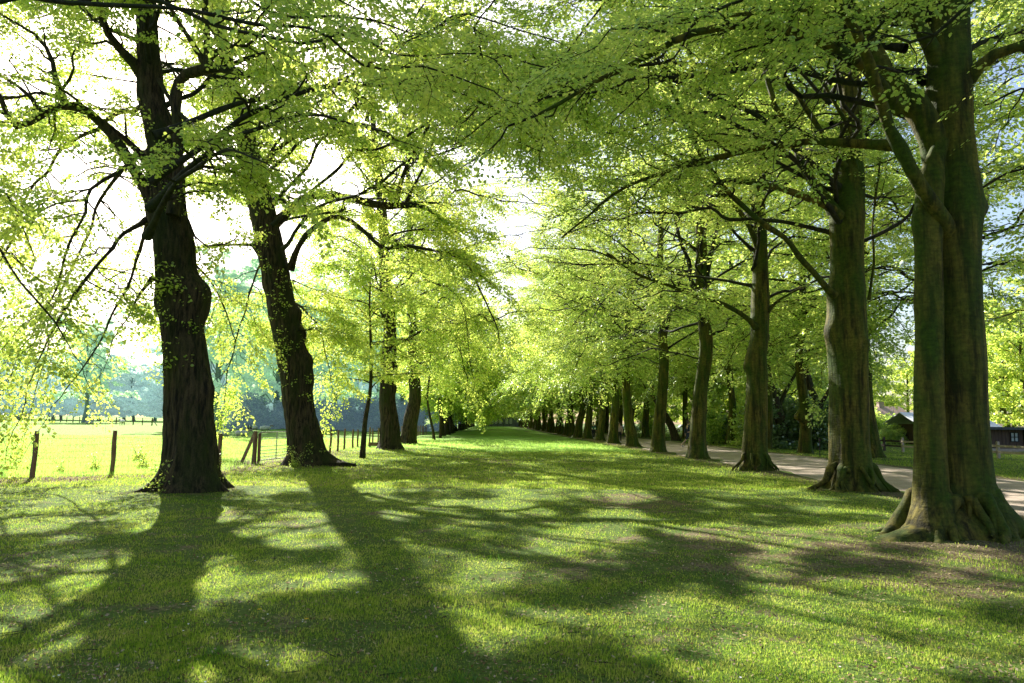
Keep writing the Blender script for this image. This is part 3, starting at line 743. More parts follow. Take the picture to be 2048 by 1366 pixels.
    for L_ in ([(-7.3, 14.6, 6.6), (-5, 14.2, 8.0), (-2.6, 14, 8.6), (-.6, 14.2, 8.4), (.8, 14.6, 7.8)], [(-7.3, 14.6, 7.6), (-5.4, 15.6, 9.0), (-3, 16.5, 9.8), (-1, 17.2, 9.6)],
               [(-7.3, 14.6, 6.0), (-5.6, 13.6, 7.0), (-3.6, 12.8, 7.3), (-2.0, 12.4, 6.9)], [(-7.3, 14.6, 5.4), (-6, 13.2, 6.2), (-4.8, 12, 6.3), (-3.8, 11.2, 5.8)]):
        T.limb([np.array(p, float)-b for p in L_], .085, .012, (.25, 1), own=False, dens=1.2)
    def ax(z):
        i = int(np.argmin([abs(p[2]-z) for p in P])); return np.array([P[i][0], P[i][1], z])
    T.generic(18, 8.6, 16.5, 15, 6.4, ax, (-.1, .3), .065, (.1, .6))
    plant_tree(root, me, T, M['bark_branch'], M['leaf_lime'], 'lime_near', M['bark_lime'])
    shoots(root, P, R, 41, 60)
    return root

def shoots(root, P, R, seed, n, name='trunk_shoots'):
    """short leafy shoots growing straight out of the bark"""
    r = np.random.RandomState(seed); P = np.array(P); R = np.array(R)
    cl = np.concatenate([r.uniform(2.2, 9, 11), r.uniform(4, 6, 3), [.3, .35]])
    for ci, c in enumerate(cl):
        T = Tree(seed+ci, 'lime', .068, 0, twig_len=.3, leaves=8, droop=.5); Bs, Ds, Ls = [], [], []
        th0 = r.uniform(-2.7, -.5); m = n//len(cl)+2
        for k in range(m):
            z = max(.2, c+r.randn()*.22); i = np.clip(np.searchsorted(P[:, 2], z), 1, len(P)-1)
            u = (z-P[i-1, 2])/(P[i, 2]-P[i-1, 2]+1e-6); C = P[i-1]*(1-u)+P[i]*u; rr = R[i-1]*(1-u)+R[i]*u
            th = th0+r.randn()*.45; d = np.array([math.cos(th), math.sin(th), r.uniform(-.1, .7)])
            Bs.append(C+np.array([math.cos(th), math.sin(th), 0])*rr*1.0); Ds.append(d/np.linalg.norm(d)); Ls.append(r.uniform(.18, .5))
        T.tw.append((np.array(Bs), np.array(Ds), np.array(Ls)))
        b, l = T.meshes(M['bark_branch'], M['leaf_lime'], 'shoot')
        o = link('shoot', b, root); link('foliage', l, o)

def tree_T2():
    b, Y = B_T2, B_T2[1]
    root = root_of(b, 'lime_tree', 'furrowed lime leaning left beside the metal field gate, casting a long trunk shadow', G_L)
    P, R = px_trunk([(617, 936, 92), (612, 890, 76), (600, 831, 67), (587, 735, 63), (578, 690, 62), (567, 638, 59), (551, 541, 56), (531, 445, 54), (518, 390, 52), (507, 348, 50), (496, 300, 45), (484, 240, 38), (472, 200, 34), (458, 140, 31), (447, 90, 28), (438, 20, 26), (430, -80, 24)], b, Y)
    top = P[-1]; P += [top+np.array([.3, .3, 3.0]), top+np.array([.2, .8, 6])]; R += [.17, .08]
    me = trunk_mesh(P, R, M['bark_lime'], 'lime_trunk', 140, furrow=.04, flare=.35, lobes=5, seed=9, step=.08,
                    bumps=[(5.3, 0, .22, .3), (4.6, .1, .16, .3), (3.6, 0, .18, .32), (3.0, 0.1, .12, .3), (6.5, PI, .10, .3), (8.0, PI, .18, .25)],
                    roots=[(-.2, .9, .17, .2), (-2.6, .7, .15, -.2), (-1.2, .3, .13, .2), (.6, .9, .15, .3)])
    T = Tree(23, 'lime', .085, 0, dm=5.6, sec_len=2.0, twig_len=.75, leaves=14, sec_gap=.6, twigs=7, drop=.2, droop=.4)
    T.wb = B_T2; T.thin = 0
    q = lambda *p: rel(p, b, Y)
    T.limb(q((548, 448), (575, 425, -.3), (600, 403, -.5), (645, 390, -.8), (700, 396, -1), (760, 410, -1.3), (812, 410, -1.5)), .17, .13, (.6, 1), wob=.01)
    T.limb(q((793, 408, -1.5), (800, 370, -1.7), (806, 350, -1.7), (822, 318, -1.8), (840, 290, -1.9), (852, 262, -2), (874, 225, -2.1), (900, 180, -2.2)), .10, .03, (.2, 1))
    T.limb(q((812, 408, -1.5), (830, 365, -1.3), (850, 335, -1.2), (862, 290, -1), (880, 240, -1)), .07, .02, (.2, 1))
    T.limb(q((505, 352), (530, 325, -.6), (552, 300, -.9), (600, 264, -1.4), (635, 251, -1.8), (700, 251, -2.3), (740, 254, -2.7), (793, 281, -3), (833, 308, -3.2)), .10, .06, (.5, 1))
    T.limb(q((733, 243, -2.7), (742, 215, -2.8), (770, 190, -3), (798, 165, -3.2), (830, 130, -3.4), (870, 90, -3.6)), .06, .02, (.2, 1))
    T.limb(q((580, 540), (590, 508, -.2), (610, 472, -.4), (640, 446, -.6), (670, 435, -.8), (700, 440, -1), (730, 463, -1.2), (770, 496, -1.5), (800, 492, -1.7), (860, 500, -2), (930, 525, -2.4), (950, 555, -2.6), (965, 592, -2.7), (978, 625, -2.8)), .12, .03, (.45, 1), wob=.015)
    T.limb(q((765, 490, -1.5), (782, 470, -1.4), (830, 458, -1.2), (895, 462, -1), (935, 466, -.9)), .05, .015, (.2, 1))
    T.limb(q((518, 492), (480, 489, -.4), (450, 490, -.7), (400, 495, -1)), .07, .03, (.7, 1), wob=.02)
    T.limb(q((500, 375), (470, 345, -.4), (430, 345, -.7), (388, 330, -1)), .07, .03, (.4, 1))
    T.limb(q((470, 200), (500, 165, -.5), (540, 140, -1), (600, 90, -1.5)), .08, .03, (.3, 1))
    T.limb(q((455, 190), (440, 150, -.3), (500, 60, -1), (560, 0, -1.5)), .08, .03, (.3, 1))
    T.limb(q((585, 560, .3), (620, 575, .5), (660, 585, .8)), .03, .01, (.1, 1))
    T.limb(q((598, 660, -.3), (640, 660, .5), (690, 675, 1)), .03, .01, (.1, 1))
    T.limb(q((570, 600, .5), (610, 620, 2), (640, 660, 3), (655, 720, 3.5), (660, 770, 3.8)), .06, .012, (.2, 1), dens=1.5)
    T.limb(q((540, 480, .5), (510, 560, 2), (480, 650, 3), (460, 740, 3.5), (450, 800, 3.7)), .06, .012, (.2, 1), dens=1.4)
    def ax(z):
        i = int(np.argmin([abs(p[2]-z) for p in P])); return np.array([P[i][0], P[i][1], z])
    for L_ in ([(-7.6, 23.6, 8.2), (-4.6, 22.8, 10.6), (-1.2, 21.6, 11.6), (1.8, 20.6, 11.4), (3.4, 20, 10.6)], [(-7.9, 23.6, 10), (-5, 24, 12.8), (-1.4, 23.6, 14), (2.0, 23, 13.8)],
               [(-7.2, 23.6, 7.4), (-4.8, 21.6, 8.8), (-2.0, 20, 9.5), (.6, 18.8, 9.4), (2.2, 18, 8.8)], [(-7.6, 23.6, 9), (-5, 21.4, 11), (-2.6, 19.4, 12.4), (-.4, 18, 12.6)]):
        T.limb([np.array(p, float)-b for p in L_], .07, .012, (.25, 1), own=False, dens=1.3, wob=.13)
    T.generic(19, 8.4, 19, 20, 7.4, ax, (.3, .0), .065, (.1, .6))
    plant_tree(root, me, T, M['bark_branch'], M['leaf_lime'], 'lime_second', M['bark_lime'])
    shoots(root, P, R, 43, 40)

def tree_R1():
    b, Y = B_R1, B_R1[1]
    root = root_of(b, 'beech_tree', 'huge mossy double-stemmed beech at right edge with sprawling roots over the lawn', G_R)
    P, R = px_trunk([(1922, 1085, 140), (1920, 1000, 132), (1916, 900, 122), (1914, 800, 116), (1912, 700, 112), (1908, 600, 110), (1906, 500, 112), (1905, 420, 118), (1902, 340, 108), (1898, 250, 98), (1898, 160, 96), (1898, 80, 94), (1898, 0, 92), (1899, -100, 88)], b, Y)
    top = P[-1]; P += [top+np.array([-.1, .3, 2.5]), top+np.array([0, .5, 6]), top+np.array([.3, .4, 10])]; R += [.30, .2, .08]
    a = Acc()
    trunk_mesh(P, R, None, 'x', 220, 0, flare=.30, lobes=5, seed=17, step=.06, acc=a,
               bumps=[(4.9, 0.0, .14, .17), (4.95, 0, .05, .4), (2.4, -1.5, .03, .5)],
               tubes_=[(-2.80, 1.15, .17, -.22), (-2.42, .85, .19, .25), (-2.05, .5, .13, -.2), (-1.65, .28, .11, .2), (-1.12, .50, .16, -.3), (-.62, .75, .17, .25), (-.1, 1.1, .16, .2), (3.0, 1.1, .16, .2)],
               roots=[(-2.95, 1.2, .24, .3), (-2.50, .95, .24, -.25), (-2.05, .8, .15, .3), (-1.6, .5, .13, .2), (-1.1, .75, .21, -.4), (-.55, 1.0, .24, .3), (.1, 1.2, .20, -.3), (1.2, .8, .2, .2), (2.6, .8, .2, .3)])
    P2, R2 = px_trunk([(1868, 1080, 84), (1864, 1000, 74), (1862, 900, 66), (1860, 800, 62), (1860, 700, 58), (1860, 600, 56), (1858, 500, 56), (1858, 420, 58), (1862, 360, 56), (1870, 320, 40), (1885, 280, 30)], b, Y-.22)
    trunk_mesh(P2, R2, None, 'x', 120, 0, flare=.3, lobes=4, seed=27, step=.06, acc=a, roots=[(-2.75, .7, .18, -.3), (-2.2, .7, .17, .3), (-1.5, .4, .12, .2)], bumps=[(4.6, PI, .04, .2), (3.4, PI, .03, .25)])
    me = a.mesh('beech_trunk', M['bark_beech'], True)
    T = Tree(31, 'beech', .068, 0, dm=3.2, sec_len=1.9, twig_len=.7, leaves=18, sec_gap=.6, twigs=7, drop=.25, droop=.25)
    T.wb = B_R1
    q = lambda *p: rel(p, b, Y)
    T.limb(q((1895, 470, -.15), (1878, 430, -.36), (1852, 388, -.47), (1828, 352, -.55), (1805, 305, -.6), (1783, 270, -.65), (1765, 215, -.7), (1749, 167, -.8), (1735, 120, -.9), (1718, 70, -1.1), (1690, 25, -1.2), (1668, -10, -1.4), (1620, -80, -1.8)), .125, .05, (.55, 1), wob=.008)
    T.limb(q((1893, 400, 0), (1875, 310, -.05), (1848, 235, -.1), (1815, 190, -.05), (1785, 165, 0), (1745, 105, .1), (1715, 45, .3), (1690, 0, .5), (1640, -80, .7)), .24, .10, (.5, 1), wob=.008)
    T.limb(q((1893, 170, 0), (1872, 110, -.06), (1842, 62, -.2), (1825, 20, -.2), (1812, -30, -.3), (1790, -120, -.5)), .14, .07, (.5, 1), wob=.008)
    T.limb(q((1925, 175, -.1), (1952, 140, -.3), (1972, 122, -.4), (2000, 104, -.5), (2052, 92, -.7), (2130, 80, -1)), .10, .06, (.6, 1), wob=.008)
    # boughs over the avenue, above the camera
    T.limb([(-.5, -.1, 6.4), (-1.5, -.6, 7.0), (-3.0, -.9, 7.2), (-4.6, -.8, 6.8), (-6.0, -.5, 6.0)], .10, .02, (.25, 1), dens=.9)
    T.limb([(-.5, .1, 5.9), (-1.6, .9, 6.2), (-3.0, 1.8, 6.3), (-4.4, 2.6, 5.9), (-5.4, 3.0, 5.2)], .08, .015, (.25, 1), dens=1)
    T.limb(q((1810, 30, 0), (1700, 40, -.2), (1560, 20, -.8), (1400, 30, -1.4), (1280, 60, -1.8)), .06, .012, (.2, 1), dens=.8)
    T.limb(q((1700, 20, .3), (1660, 120, .8), (1640, 200, 1.0)), .03, .01, (.1, 1))
    for L_ in ([(-.1, .3, 6.9), (-2.2, 2.0, 8.2), (-4.4, 3.6, 8.9), (-6.4, 4.8, 8.8), (-7.8, 5.4, 8.2)], [(-.1, .3, 7.6), (-1.8, 3.0, 9.2), (-3.4, 5.6, 10.2), (-5.2, 7.6, 10.2)],
               [(-.1, .2, 6.4), (-2.0, 1.0, 7.4), (-4.2, 1.9, 7.9), (-6.2, 2.6, 7.7), (-7.4, 3.2, 7.1)], [(-.1, .4, 8.6), (-2.6, 3.6, 10.6), (-5, 6.2, 11.8), (-7, 8.4, 12)]):
        T.limb(L_, .06, .010, (.3, 1), own=False, dens=1.3, wob=.13)
    # single twigs against the trunk
    T.secondary(np.array(at(1832, 300, Y-1.1))-b, norm(np.array([.6, -.3, -.2])), .5, .006)
    T.secondary(np.array(at(1820, 225, Y-1.1))-b, norm(np.array([.7, -.3, .1])), .45, .006)
    T.secondary(np.array(at(1850, 350, Y-1.1))-b, norm(np.array([.9, -.3, .05])), .45, .006)
    T.generic(20, 6.6, 19, 19, 6.6, lambda z: np.array([.0, .1, z]), (-.4, 0.1), .065, (.1, .6))
    keep = lambda C: (np.hypot(C[:, 0]+b[0], C[:, 1]+b[1]) > 4.2) & ~((np.abs(C[:, 0]+.55*np.minimum(C[:, 1], 0)*-1-.0) < .95) & (C[:, 1] < -.3) & (C[:, 2] < 6.8) & (np.random.RandomState(4).rand(len(C)) < .85))
    plant_tree(root, me, T, M['bark_branch'], M['leaf_beech'], 'beech_near', M['bark_beech'], keep)

def tree_R2():
    b, Y = B_R2, B_R2[1]
    root = root_of(b, 'beech_tree', 'smooth mossy beech with an eye-shaped scar and a cut-off bough, second in the right row', G_R)
    P, R = px_trunk([(1702, 990, 92), (1702, 950, 86), (1700, 880, 80), (1699, 800, 78), (1698, 740, 80), (1696, 690, 84), (1694, 600, 80), (1694, 540, 74), (1692, 480, 76), (1692, 430, 78), (1698, 380, 66), (1701, 310, 54), (1702, 250, 50), (1700, 160, 46), (1694, 80, 42), (1688, 0, 38), (1680, -100, 34)], b, Y)
    top = P[-1]; P += [top+np.array([-.1, .3, 3]), top+np.array([.2, .6, 7])]; R += [.25, .09]
    a = Acc()
    me = trunk_mesh(P, R, M['bark_beech'], 'beech_trunk', 170, 0, flare=.3, lobes=6, seed=5, step=.05,
                    bumps=[(3.55, -1.35, .09, .18), (3.55, -1.35, -.10, .07), (3.9, PI, .10, .3), (4.9, PI, .05, .3), (2.2, 0, .04, .3)],
                    tubes_=[(-2.85, .75, .12, -.25), (-2.45, .6, .13, .3), (-2.1, .4, .10, -.3), (-1.6, .25, .09, .3), (-1.0, .3, .10, -.3), (-.45, .7, .13, .2), (.05, .9, .13, -.2)],
                    roots=[(-2.75, .8, .17, .3), (-2.2, .45, .15, -.3), (-1.7, .35, .12, .3), (-1.1, .35, .14, -.3), (-.5, .8, .17, .2), (0, 1.1, .17, -.2), (3.0, .9, .15, .2)])
    T = Tree(33, 'beech', .072, 0, dm=3.6, sec_len=2.1, twig_len=.75, leaves=18, sec_gap=.55, twigs=7, drop=.2, droop=.28)
    T.wb = B_R2; T.zthin = 13
    q = lambda *p: rel(p, b, Y)
    T.limb(q((1680, 432, -.3), (1657, 414, -.5), (1630, 402, -.7), (1608, 394, -.8), (1575, 381, -1), (1540, 372, -1.3), (1505, 364, -1.5), (1472, 361, -1.7)), .11, .065, (2, 2), wob=.006)
    T.limb(q((1668, 425, -.2), (1645, 385, -.2), (1620, 352, -.2), (1598, 318, -.2), (1590, 290, -.1), (1574, 268, 0), (1570, 235, .1), (1558, 225, .1), (1545, 185, .2), (1530, 130, .2), (1510, 60, .3)), .13, .05, (.6, 1), wob=.02)
    T.limb(q((1690, 335, -.3), (1672, 310, -.4), (1650, 275, -.5), (1622, 228, -.7), (1604, 200, -.8), (1575, 165, -1), (1540, 105, -1.3), (1495, 50, -1.5), (1460, 0, -1.8)), .08, .035, (.4, 1), wob=.02)
    T.limb(q((1668, 590, -.3), (1650, 573, -.5), (1628, 545, -.6), (1605, 522, -.8), (1572, 478, -1), (1530, 448, -1.3), (1480, 405, -1.6), (1450, 375, -1.8), (1420, 335, -2), (1395, 295, -2.2), (1372, 245, -2.4), (1352, 205, -2.6), (1338, 165, -2.7), (1318, 125, -2.8), (1298, 75, -2.9), (1262, 10, -3.1), (1240, -50, -3.2)), .085, .03, (.35, 1), wob=.012, slen=.75)
    T.limb(q((1355, 225, -2.5), (1330, 212, -2.6), (1290, 200, -2.7), (1248, 189, -2.8), (1180, 166, -3), (1100, 155, -3.3), (1050, 165, -3.5), (990, 190, -3.8), (950, 225, -4)), .05, .014, (.3, 1), slen=.7)
    T.limb(q((1340, 160, -2.7), (1250, 155, -2.9), (1160, 130, -3.1), (1060, 115, -3.3), (1000, 112, -3.5)), .035, .012, (.2, 1), slen=.6)
    T.limb(q((1715, 350, -.2), (1690, 240, -.7), (1660, 190, -1.0), (1600, 110, -1.3)), .06, .03, (.4, 1))
    T.limb(q((1738, 600, 0), (1746, 520, 0), (1750, 430, 0), (1757, 350, 0), (1760, 250, 0)), .035, .02, (.5, 1), wob=.02)
    for L_ in ([(8.6, 16.7, 7.5), (6, 16, 9.2), (3.2, 15.6, 9.8), (.8, 15.6, 9.4), (-.6, 16, 8.8)], [(8.6, 16.7, 8.5), (6, 18, 10.4), (3.4, 19, 11), (1.2, 19.6, 10.6)],
               [(8.6, 16.7, 6.6), (6.4, 15, 7.8), (4.4, 13.8, 8.0), (2.6, 13.2, 7.4)]):
        T.limb([np.array(p, float)-b for p in L_], .085, .012, (.25, 1), own=False, dens=1.2)
    T.generic(20, 5.8, 18, 20, 7.2, lambda z: np.array([.0, .1, z]), (-.6, 0), .065, (.1, .6))
    plant_tree(root, me, T, M['bark_branch'], M['leaf_beech'], 'beech_second', M['bark_beech'])

def tree_R3():
    b, Y = B_R3, B_R3[1]
    root = root_of(b, 'beech_tree', 'slender bent beech with splayed root toes, third in the right row', G_R)
    P, R = px_trunk([(1508, 948, 52), (1508, 900, 50), (1511, 840, 46), (1513, 790, 43), (1514, 745, 42), (1512, 715, 44), (1517, 690, 40), (1520, 650, 38), (1521, 600, 40), (1521, 540, 34), (1521, 480, 31), (1519, 400, 28), (1522, 320, 28), (1526, 250, 26), (1530, 180, 24), (1532, 60, 22), (1534, -60, 20)], b, Y)
    top = P[-1]; P += [top+np.array([0, .3, 3]), top+np.array([.2, .6, 6])]; R += [.14, .06]
    me = trunk_mesh(P, R, M['bark_beech'], 'beech_trunk', 130, 0, flare=.35, lobes=7, seed=15, step=.06,
                    bumps=[(3.6, PI, .12, .22), (5.2, PI, .05, .2)],
                    tubes_=[(-2.7, .5, .09, -.25), (-2.1, .35, .09, .2), (-1.5, .25, .08, -.2), (-.9, .35, .09, .2), (-.3, .5, .09, .2)],
                    roots=[(-2.7, .55, .12, .2), (-2.2, .35, .11, -.2), (-1.7, .25, .10, .1), (-1.2, .25, .11, -.2), (-.6, .5, .12, .2), (0, .5, .1, -.2)])
    T = Tree(35, 'beech', .085, 0, dm=3.6, sec_len=2.2, twig_len=.8, leaves=18, sec_gap=.6, twigs=7, drop=.2, droop=.3)
    T.wb = B_R3; T.zthin = 16
    q = lambda *p: rel(p, b, Y)
    T.limb(q((1512, 655, -.2), (1498, 640, -.3), (1470, 620, -.5), (1440, 606, -.8), (1395, 594, -1.2), (1335, 570, -1.6), (1270, 545, -2), (1215, 505, -2.4)), .10, .03, (.5, 1), wob=.01)
    T.limb(q((1535, 625, -.2), (1552, 605, -.2), (1580, 588, -.3), (1612, 570, -.3)), .06, .03, (.6, 1), wob=.01)
    T.limb(q((1512, 300), (1470, 250, -.5), (1420, 200, -1), (1380, 130, -1.5)), .07, .03, (.3, 1))
    T.limb(q((1530, 300), (1560, 230, .5), (1600, 150, 1)), .07, .03, (.3, 1))
    T.limb(q((1518, 500), (1490, 430, -.5), (1400, 360, -1.5), (1300, 290, -2.5), (1200, 250, -3), (1130, 200, -3.5)), .10, .03, (.25, 1))
    T.generic(20, 5.8, 18, 20, 7.4, lambda z: np.array([.2, .1, z]), (-.6, 0), .065, (.1, .6), dens=1.2)
    plant_tree(root, me, T, M['bark_branch'], M['leaf_beech'], 'beech_third', M['bark_beech'])

tree_T1(); tree_T2(); tree_R1(); tree_R2(); tree_R3()

def tree_off(name, x, y, seed, kind, leafm, bark, label, group, limbs, r0):
    root = thing(name, label, 'tree', (x, y, 0), group)
    P, R, tm = straight_trunk(18, r0, seed, bark)
    T = Tree(seed, kind, .072, 0, dm=2.4, sec_len=1.9, twig_len=.65, leaves=15, sec_gap=.6, twigs=7, drop=.2, droop=.3)
    for L_ in limbs: T.limb([np.array(p, float)-np.array([x, y, 0]) for p in L_], .05, .010, (.58 if x < 0 and L_[-1][0] > -3 else .3, 1), own=False, slen=.8, wob=.16)
    link('trunk', tm, root)
    b, l = T.meshes(M['bark_branch'], leafm, 'overhead', lambda C: (np.linalg.norm(C+np.array([x, y, -1.6]), axis=1) > 4.0) & ~(((np.abs((C[:, 0]+x)/(C[:, 1]+y+1e-3)+.50) < .15) | (np.abs((C[:, 0]+x)/(C[:, 1]+y+1e-3)-.66) < .08)) & (np.random.RandomState(8).rand(len(C)) < .75)))
    link('branchwork', b, root); link('crown', l, root)
tree_off('lime_tree', -9.2, 6.6, 61, 'lime', M['leaf_lime'], M['bark_lime'], 'lime outside the left edge whose boughs cross the top left of the view', G_L,
    [[(-9.2, 6.6, 5.5), (-7, 8, 6.6), (-4.6, 9, 7.1), (-2.2, 9.8, 7.2), (.2, 10.6, 7.0)], [(-9.2, 6.6, 6.2), (-6.6, 9.4, 7.6), (-4, 10.8, 8.2), (-1.6, 11.4, 8.3), (1.2, 11.6, 8.0)], [(-9.2, 6.6, 6.0), (-7, 7.6, 6.6), (-4.6, 8.4, 6.7), (-2.2, 8.8, 6.5), (-.2, 9.2, 6.1)], 
     [(-9.2, 6.6, 4.5), (-8.5, 8.5, 5.2), (-8.0, 10.0, 5), (-7.6, 11.3, 4.0), (-7.4, 12, 2.9)], [(-9.2, 6.6, 6.5), (-6.8, 9, 8.2), (-3.8, 11, 9), (-1, 12, 8.4)],
      [(-9.2, 6.6, 4.2), (-9.4, 9, 4.8), (-9.6, 11, 4.4), (-9.7, 12.4, 3.2), (-9.7, 13, 2.4)],
     [(-9.2, 6.6, 5.0), (-9.0, 9.6, 6.2), (-9.4, 12.5, 6.2), (-9.6, 14.5, 4.8)]], .5)
tree_off('beech_tree', 8.7, 2.4, 62, 'beech', M['leaf_beech'], M['bark_beech'], 'beech outside the right edge whose boughs cross the top of the view', G_R,
    [[(8.7, 2.4, 6), (6.4, 4.8, 7.3), (4.2, 7.2, 7.4), (2.2, 9.4, 7.1), (.6, 10.8, 6.7)], [(8.7, 2.4, 6.6), (6.0, 5.6, 8), (3.6, 8.4, 8.3), (1.6, 10.2, 8.1), (-.6, 11.4, 7.7)], [(8.7, 2.4, 5.6), (7, 5, 6.4), (5.4, 7.2, 6.4), (4, 8.8, 5.9)],
     [(8.7, 2.4, 7), (5.6, 6, 8.4), (2.6, 9, 8.8), (-.2, 11.2, 8.3), (-1.8, 12.4, 7.6)], [(8.7, 2.4, 6.4), (8, 5.4, 7.2), (7.6, 7.4, 6.8), (7.2, 9, 5.9)]], .42)
print('near trees', round(time.time()-T0_, 1))

# ================================================================== trees built once and copied
def variant(seed, kind, H, r0, bark, leafm, leaf, lod, z0, nl, reach, bias=(0, 0), dens=1.0, leaves=16, sec_len=2.3, twig_len=.9, sec_gap=.7, twigs=6, droop=.3,
            rise=(.1, .6), lean=(0, 0), forks=(), weep=0, limb_r=.09, sides=56, dm=1.35, furrow=0, bumps=(), roots=(), top=None, drop=.18, flare=.55, wb=None):
    P, R, tm = straight_trunk(H, r0, seed, bark, lean, sides, furrow=furrow, bumps=bumps, roots=roots, flare=flare)
    T = Tree(seed+100, kind, leaf, lod, sec_len, twig_len, leaves, sec_gap, twigs, drop, droop, dm); T.zthin = 16; T.wb = wb; T.thin = .42 if wb is None else 0
    def ax(z): return np.array([np.interp(z, P[:, 2], P[:, 0]), np.interp(z, P[:, 2], P[:, 1]), z])
    for (zf, dx, dy, dz, rr) in forks:
        p = ax(zf); T.limb([p, p+np.array([dx*.35, dy*.35, dz*.35]), p+np.array([dx*.7, dy*.7, dz*.7]), p+np.array([dx*1.0, dy, dz])], rr, rr*.35, (.4, 1), own=False)
    T.generic(H, z0, top or H*.93, nl, reach, ax, bias, limb_r, rise, dens=dens)
    r = np.random.RandomState(seed+5)
    for k in range(weep):
        a = r.uniform(0, 2*PI) if bias == (0, 0) else math.atan2(bias[1], bias[0])+r.uniform(-1.6, 1.6)
        z = r.uniform(z0*.8, z0*1.7); d = np.array([math.cos(a), math.sin(a), 0]); l = reach*r.uniform(.7, 1.05); p = ax(z); e = r.uniform(3.3, 4.8) if kind == 'lime' else r.uniform(4.2, 6.0)
        T.limb([p, p+d*l*.35+[0, 0, .6], p+d*l*.7+[0, 0, .1], p+d*l+[0, 0, e-z]], limb_r*.6, .015, (.25, 1), own=False, dens=1.3*dens)
    b, l = T.meshes(M['bark_branch'] if lod < 2 else bark, leafm, kind)
    if not M.get('_pr'): pass
    print('variant', kind, seed, 'leaf faces', len(l.polygons), round(time.time()-T0_, 1))
    return tm, b, l

_protos = {}
def put(name, var, x, y, rz, s, label, cat='tree', group=None, z=0, sz=None):
    if id(var) not in _protos:                       # first of its kind: build the thing with its parts
        o = thing(name, label, cat, (x, y, z), group, rz)
        for n, d in zip(('trunk', 'branchwork', 'crown'), var): link(n, d, o)
        _protos[id(var)] = (o, var)
    else:                                            # the others: copy the thing and each of its parts
        src = _protos[id(var)][0]; o = src.copy(); COL.objects.link(o); o.name = name
        for ch in list(src.children):
            c = ch.copy(); COL.objects.link(c); c.parent = o
        o.location = (x, y, z); o.rotation_euler = (0, 0, rz); tag(o, label, cat)
        if group: o['group'] = group
        elif 'group' in o: del o['group']
    o.scale = (s, s, sz or s)
    return o

BR = dict(bark=M['bark_beech'], leafm=M['leaf_beech'])
VB = [variant(201, 'beech', 20, .40, leaf=.11, lod=1, z0=6.2, nl=20, reach=7.7, bias=(-.6, -.1), dens=1.35, leaves=20, forks=[(6.2, -1.2, .2, 5, .17), (7.4, 1.3, -.3, 5, .14)], rise=(.0, .5), limb_r=.075, weep=4,
              roots=[(-2.3, .4, .1, .2), (-1.2, .4, .1, -.2), (-.2, .5, .1, .2)], bumps=[(4, PI, .06, .3)], **BR),
      variant(202, 'beech', 20, .36, leaf=.11, lod=1, z0=5.6, nl=20, reach=7.8, bias=(-.6, .1), dens=1.35, leaves=20, forks=[(5.2, 1.6, 0, 4.5, .15)], rise=(.0, .5), lean=(.4, 0), limb_r=.075, weep=5,
              roots=[(-2.5, .4, .1, .2), (-1.5, .3, .1, -.2), (-.5, .5, .1, .2)], **BR),
      variant(203, 'beech', 21, .38, leaf=.11, lod=1, z0=5.0, nl=20, reach=7.6, bias=(-.6, 0), dens=1.35, leaves=20, forks=[(5.0, -1.0, .3, 5, .16), (5.2, .9, -.2, 5.5, .16)], rise=(.0, .5), lean=(-.3, 0), limb_r=.075, weep=4,
              roots=[(-2.0, .4, .1, .2), (-1.0, .3, .1, -.2)], **BR)]
_va = dict(lod=1, bias=(-.6, 0), dens=1.35, leaves=20, limb_r=.075, weep=4, leaf=.11, rise=(.0, .5), **BR)
VB4 = variant(204, 'beech', 21, .40, z0=5.4, nl=20, reach=7.6, forks=[(6.4, -1.3, .3, 5.4, .16), (6.6, .9, -.2, 5.5, .16)], wb=B_R4, lean=(.5, 0), roots=[(-2.6, .4, .1, .2), (-1.9, .3, .1, -.2), (-1.0, .3, .1, -.2), (-.3, .4, .1, -.2)], **_va)
VB5 = variant(205, 'beech', 20, .36, z0=5.4, nl=20, reach=7.6, forks=[(6.0, 1.3, .3, 4.4, .13)], wb=B_R5, lean=(.3, 0), roots=[(-2.6, .4, .1, .2), (-1.9, .3, .1, -.2), (-1.0, .3, .1, -.2)], **_va)
VF = [variant(211, 'beech', 20, .42, leaf=.24, lod=2, z0=5.0, nl=16, reach=7.6, bias=(-.6, 0), dens=1.15, leaves=13, twigs=5, sec_gap=.8, rise=(.0, .5), weep=6, sides=20, **BR),
      variant(212, 'beech', 20, .40, leaf=.24, lod=2, z0=5.4, nl=16, reach=7.6, bias=(-.6, 0), dens=1.15, leaves=13, twigs=5, sec_gap=.8, rise=(.0, .5), weep=6, sides=20, **BR)]
LB = dict(bark=M['bark_lime'], leafm=M['leaf_lime'])
VL = [variant(221, 'lime', 21, .56, leaf=.115, lod=1, z0=5.2, nl=20, reach=7.0, bias=(.75, 0), dens=1.4, leaves=18, lean=(-1.6, 0), furrow=.03, weep=2, sides=64, droop=.45, rise=(.1, .6), limb_r=.08,
              wb=base_at(781, 900), bumps=[(3.4, 0, .14, .3), (4.5, .1, .12, .3)], roots=[(-.2, .6, .14, .2), (-2.6, .5, .14, -.2)], **LB),
      variant(222, 'lime', 21, .50, leaf=.12, lod=1, z0=5.0, nl=20, reach=7.0, bias=(.75, 0), dens=1.4, leaves=18, lean=(-1.2, 0), furrow=.03, weep=2, sides=56, droop=.45, rise=(.1, .6), limb_r=.08, **LB)]
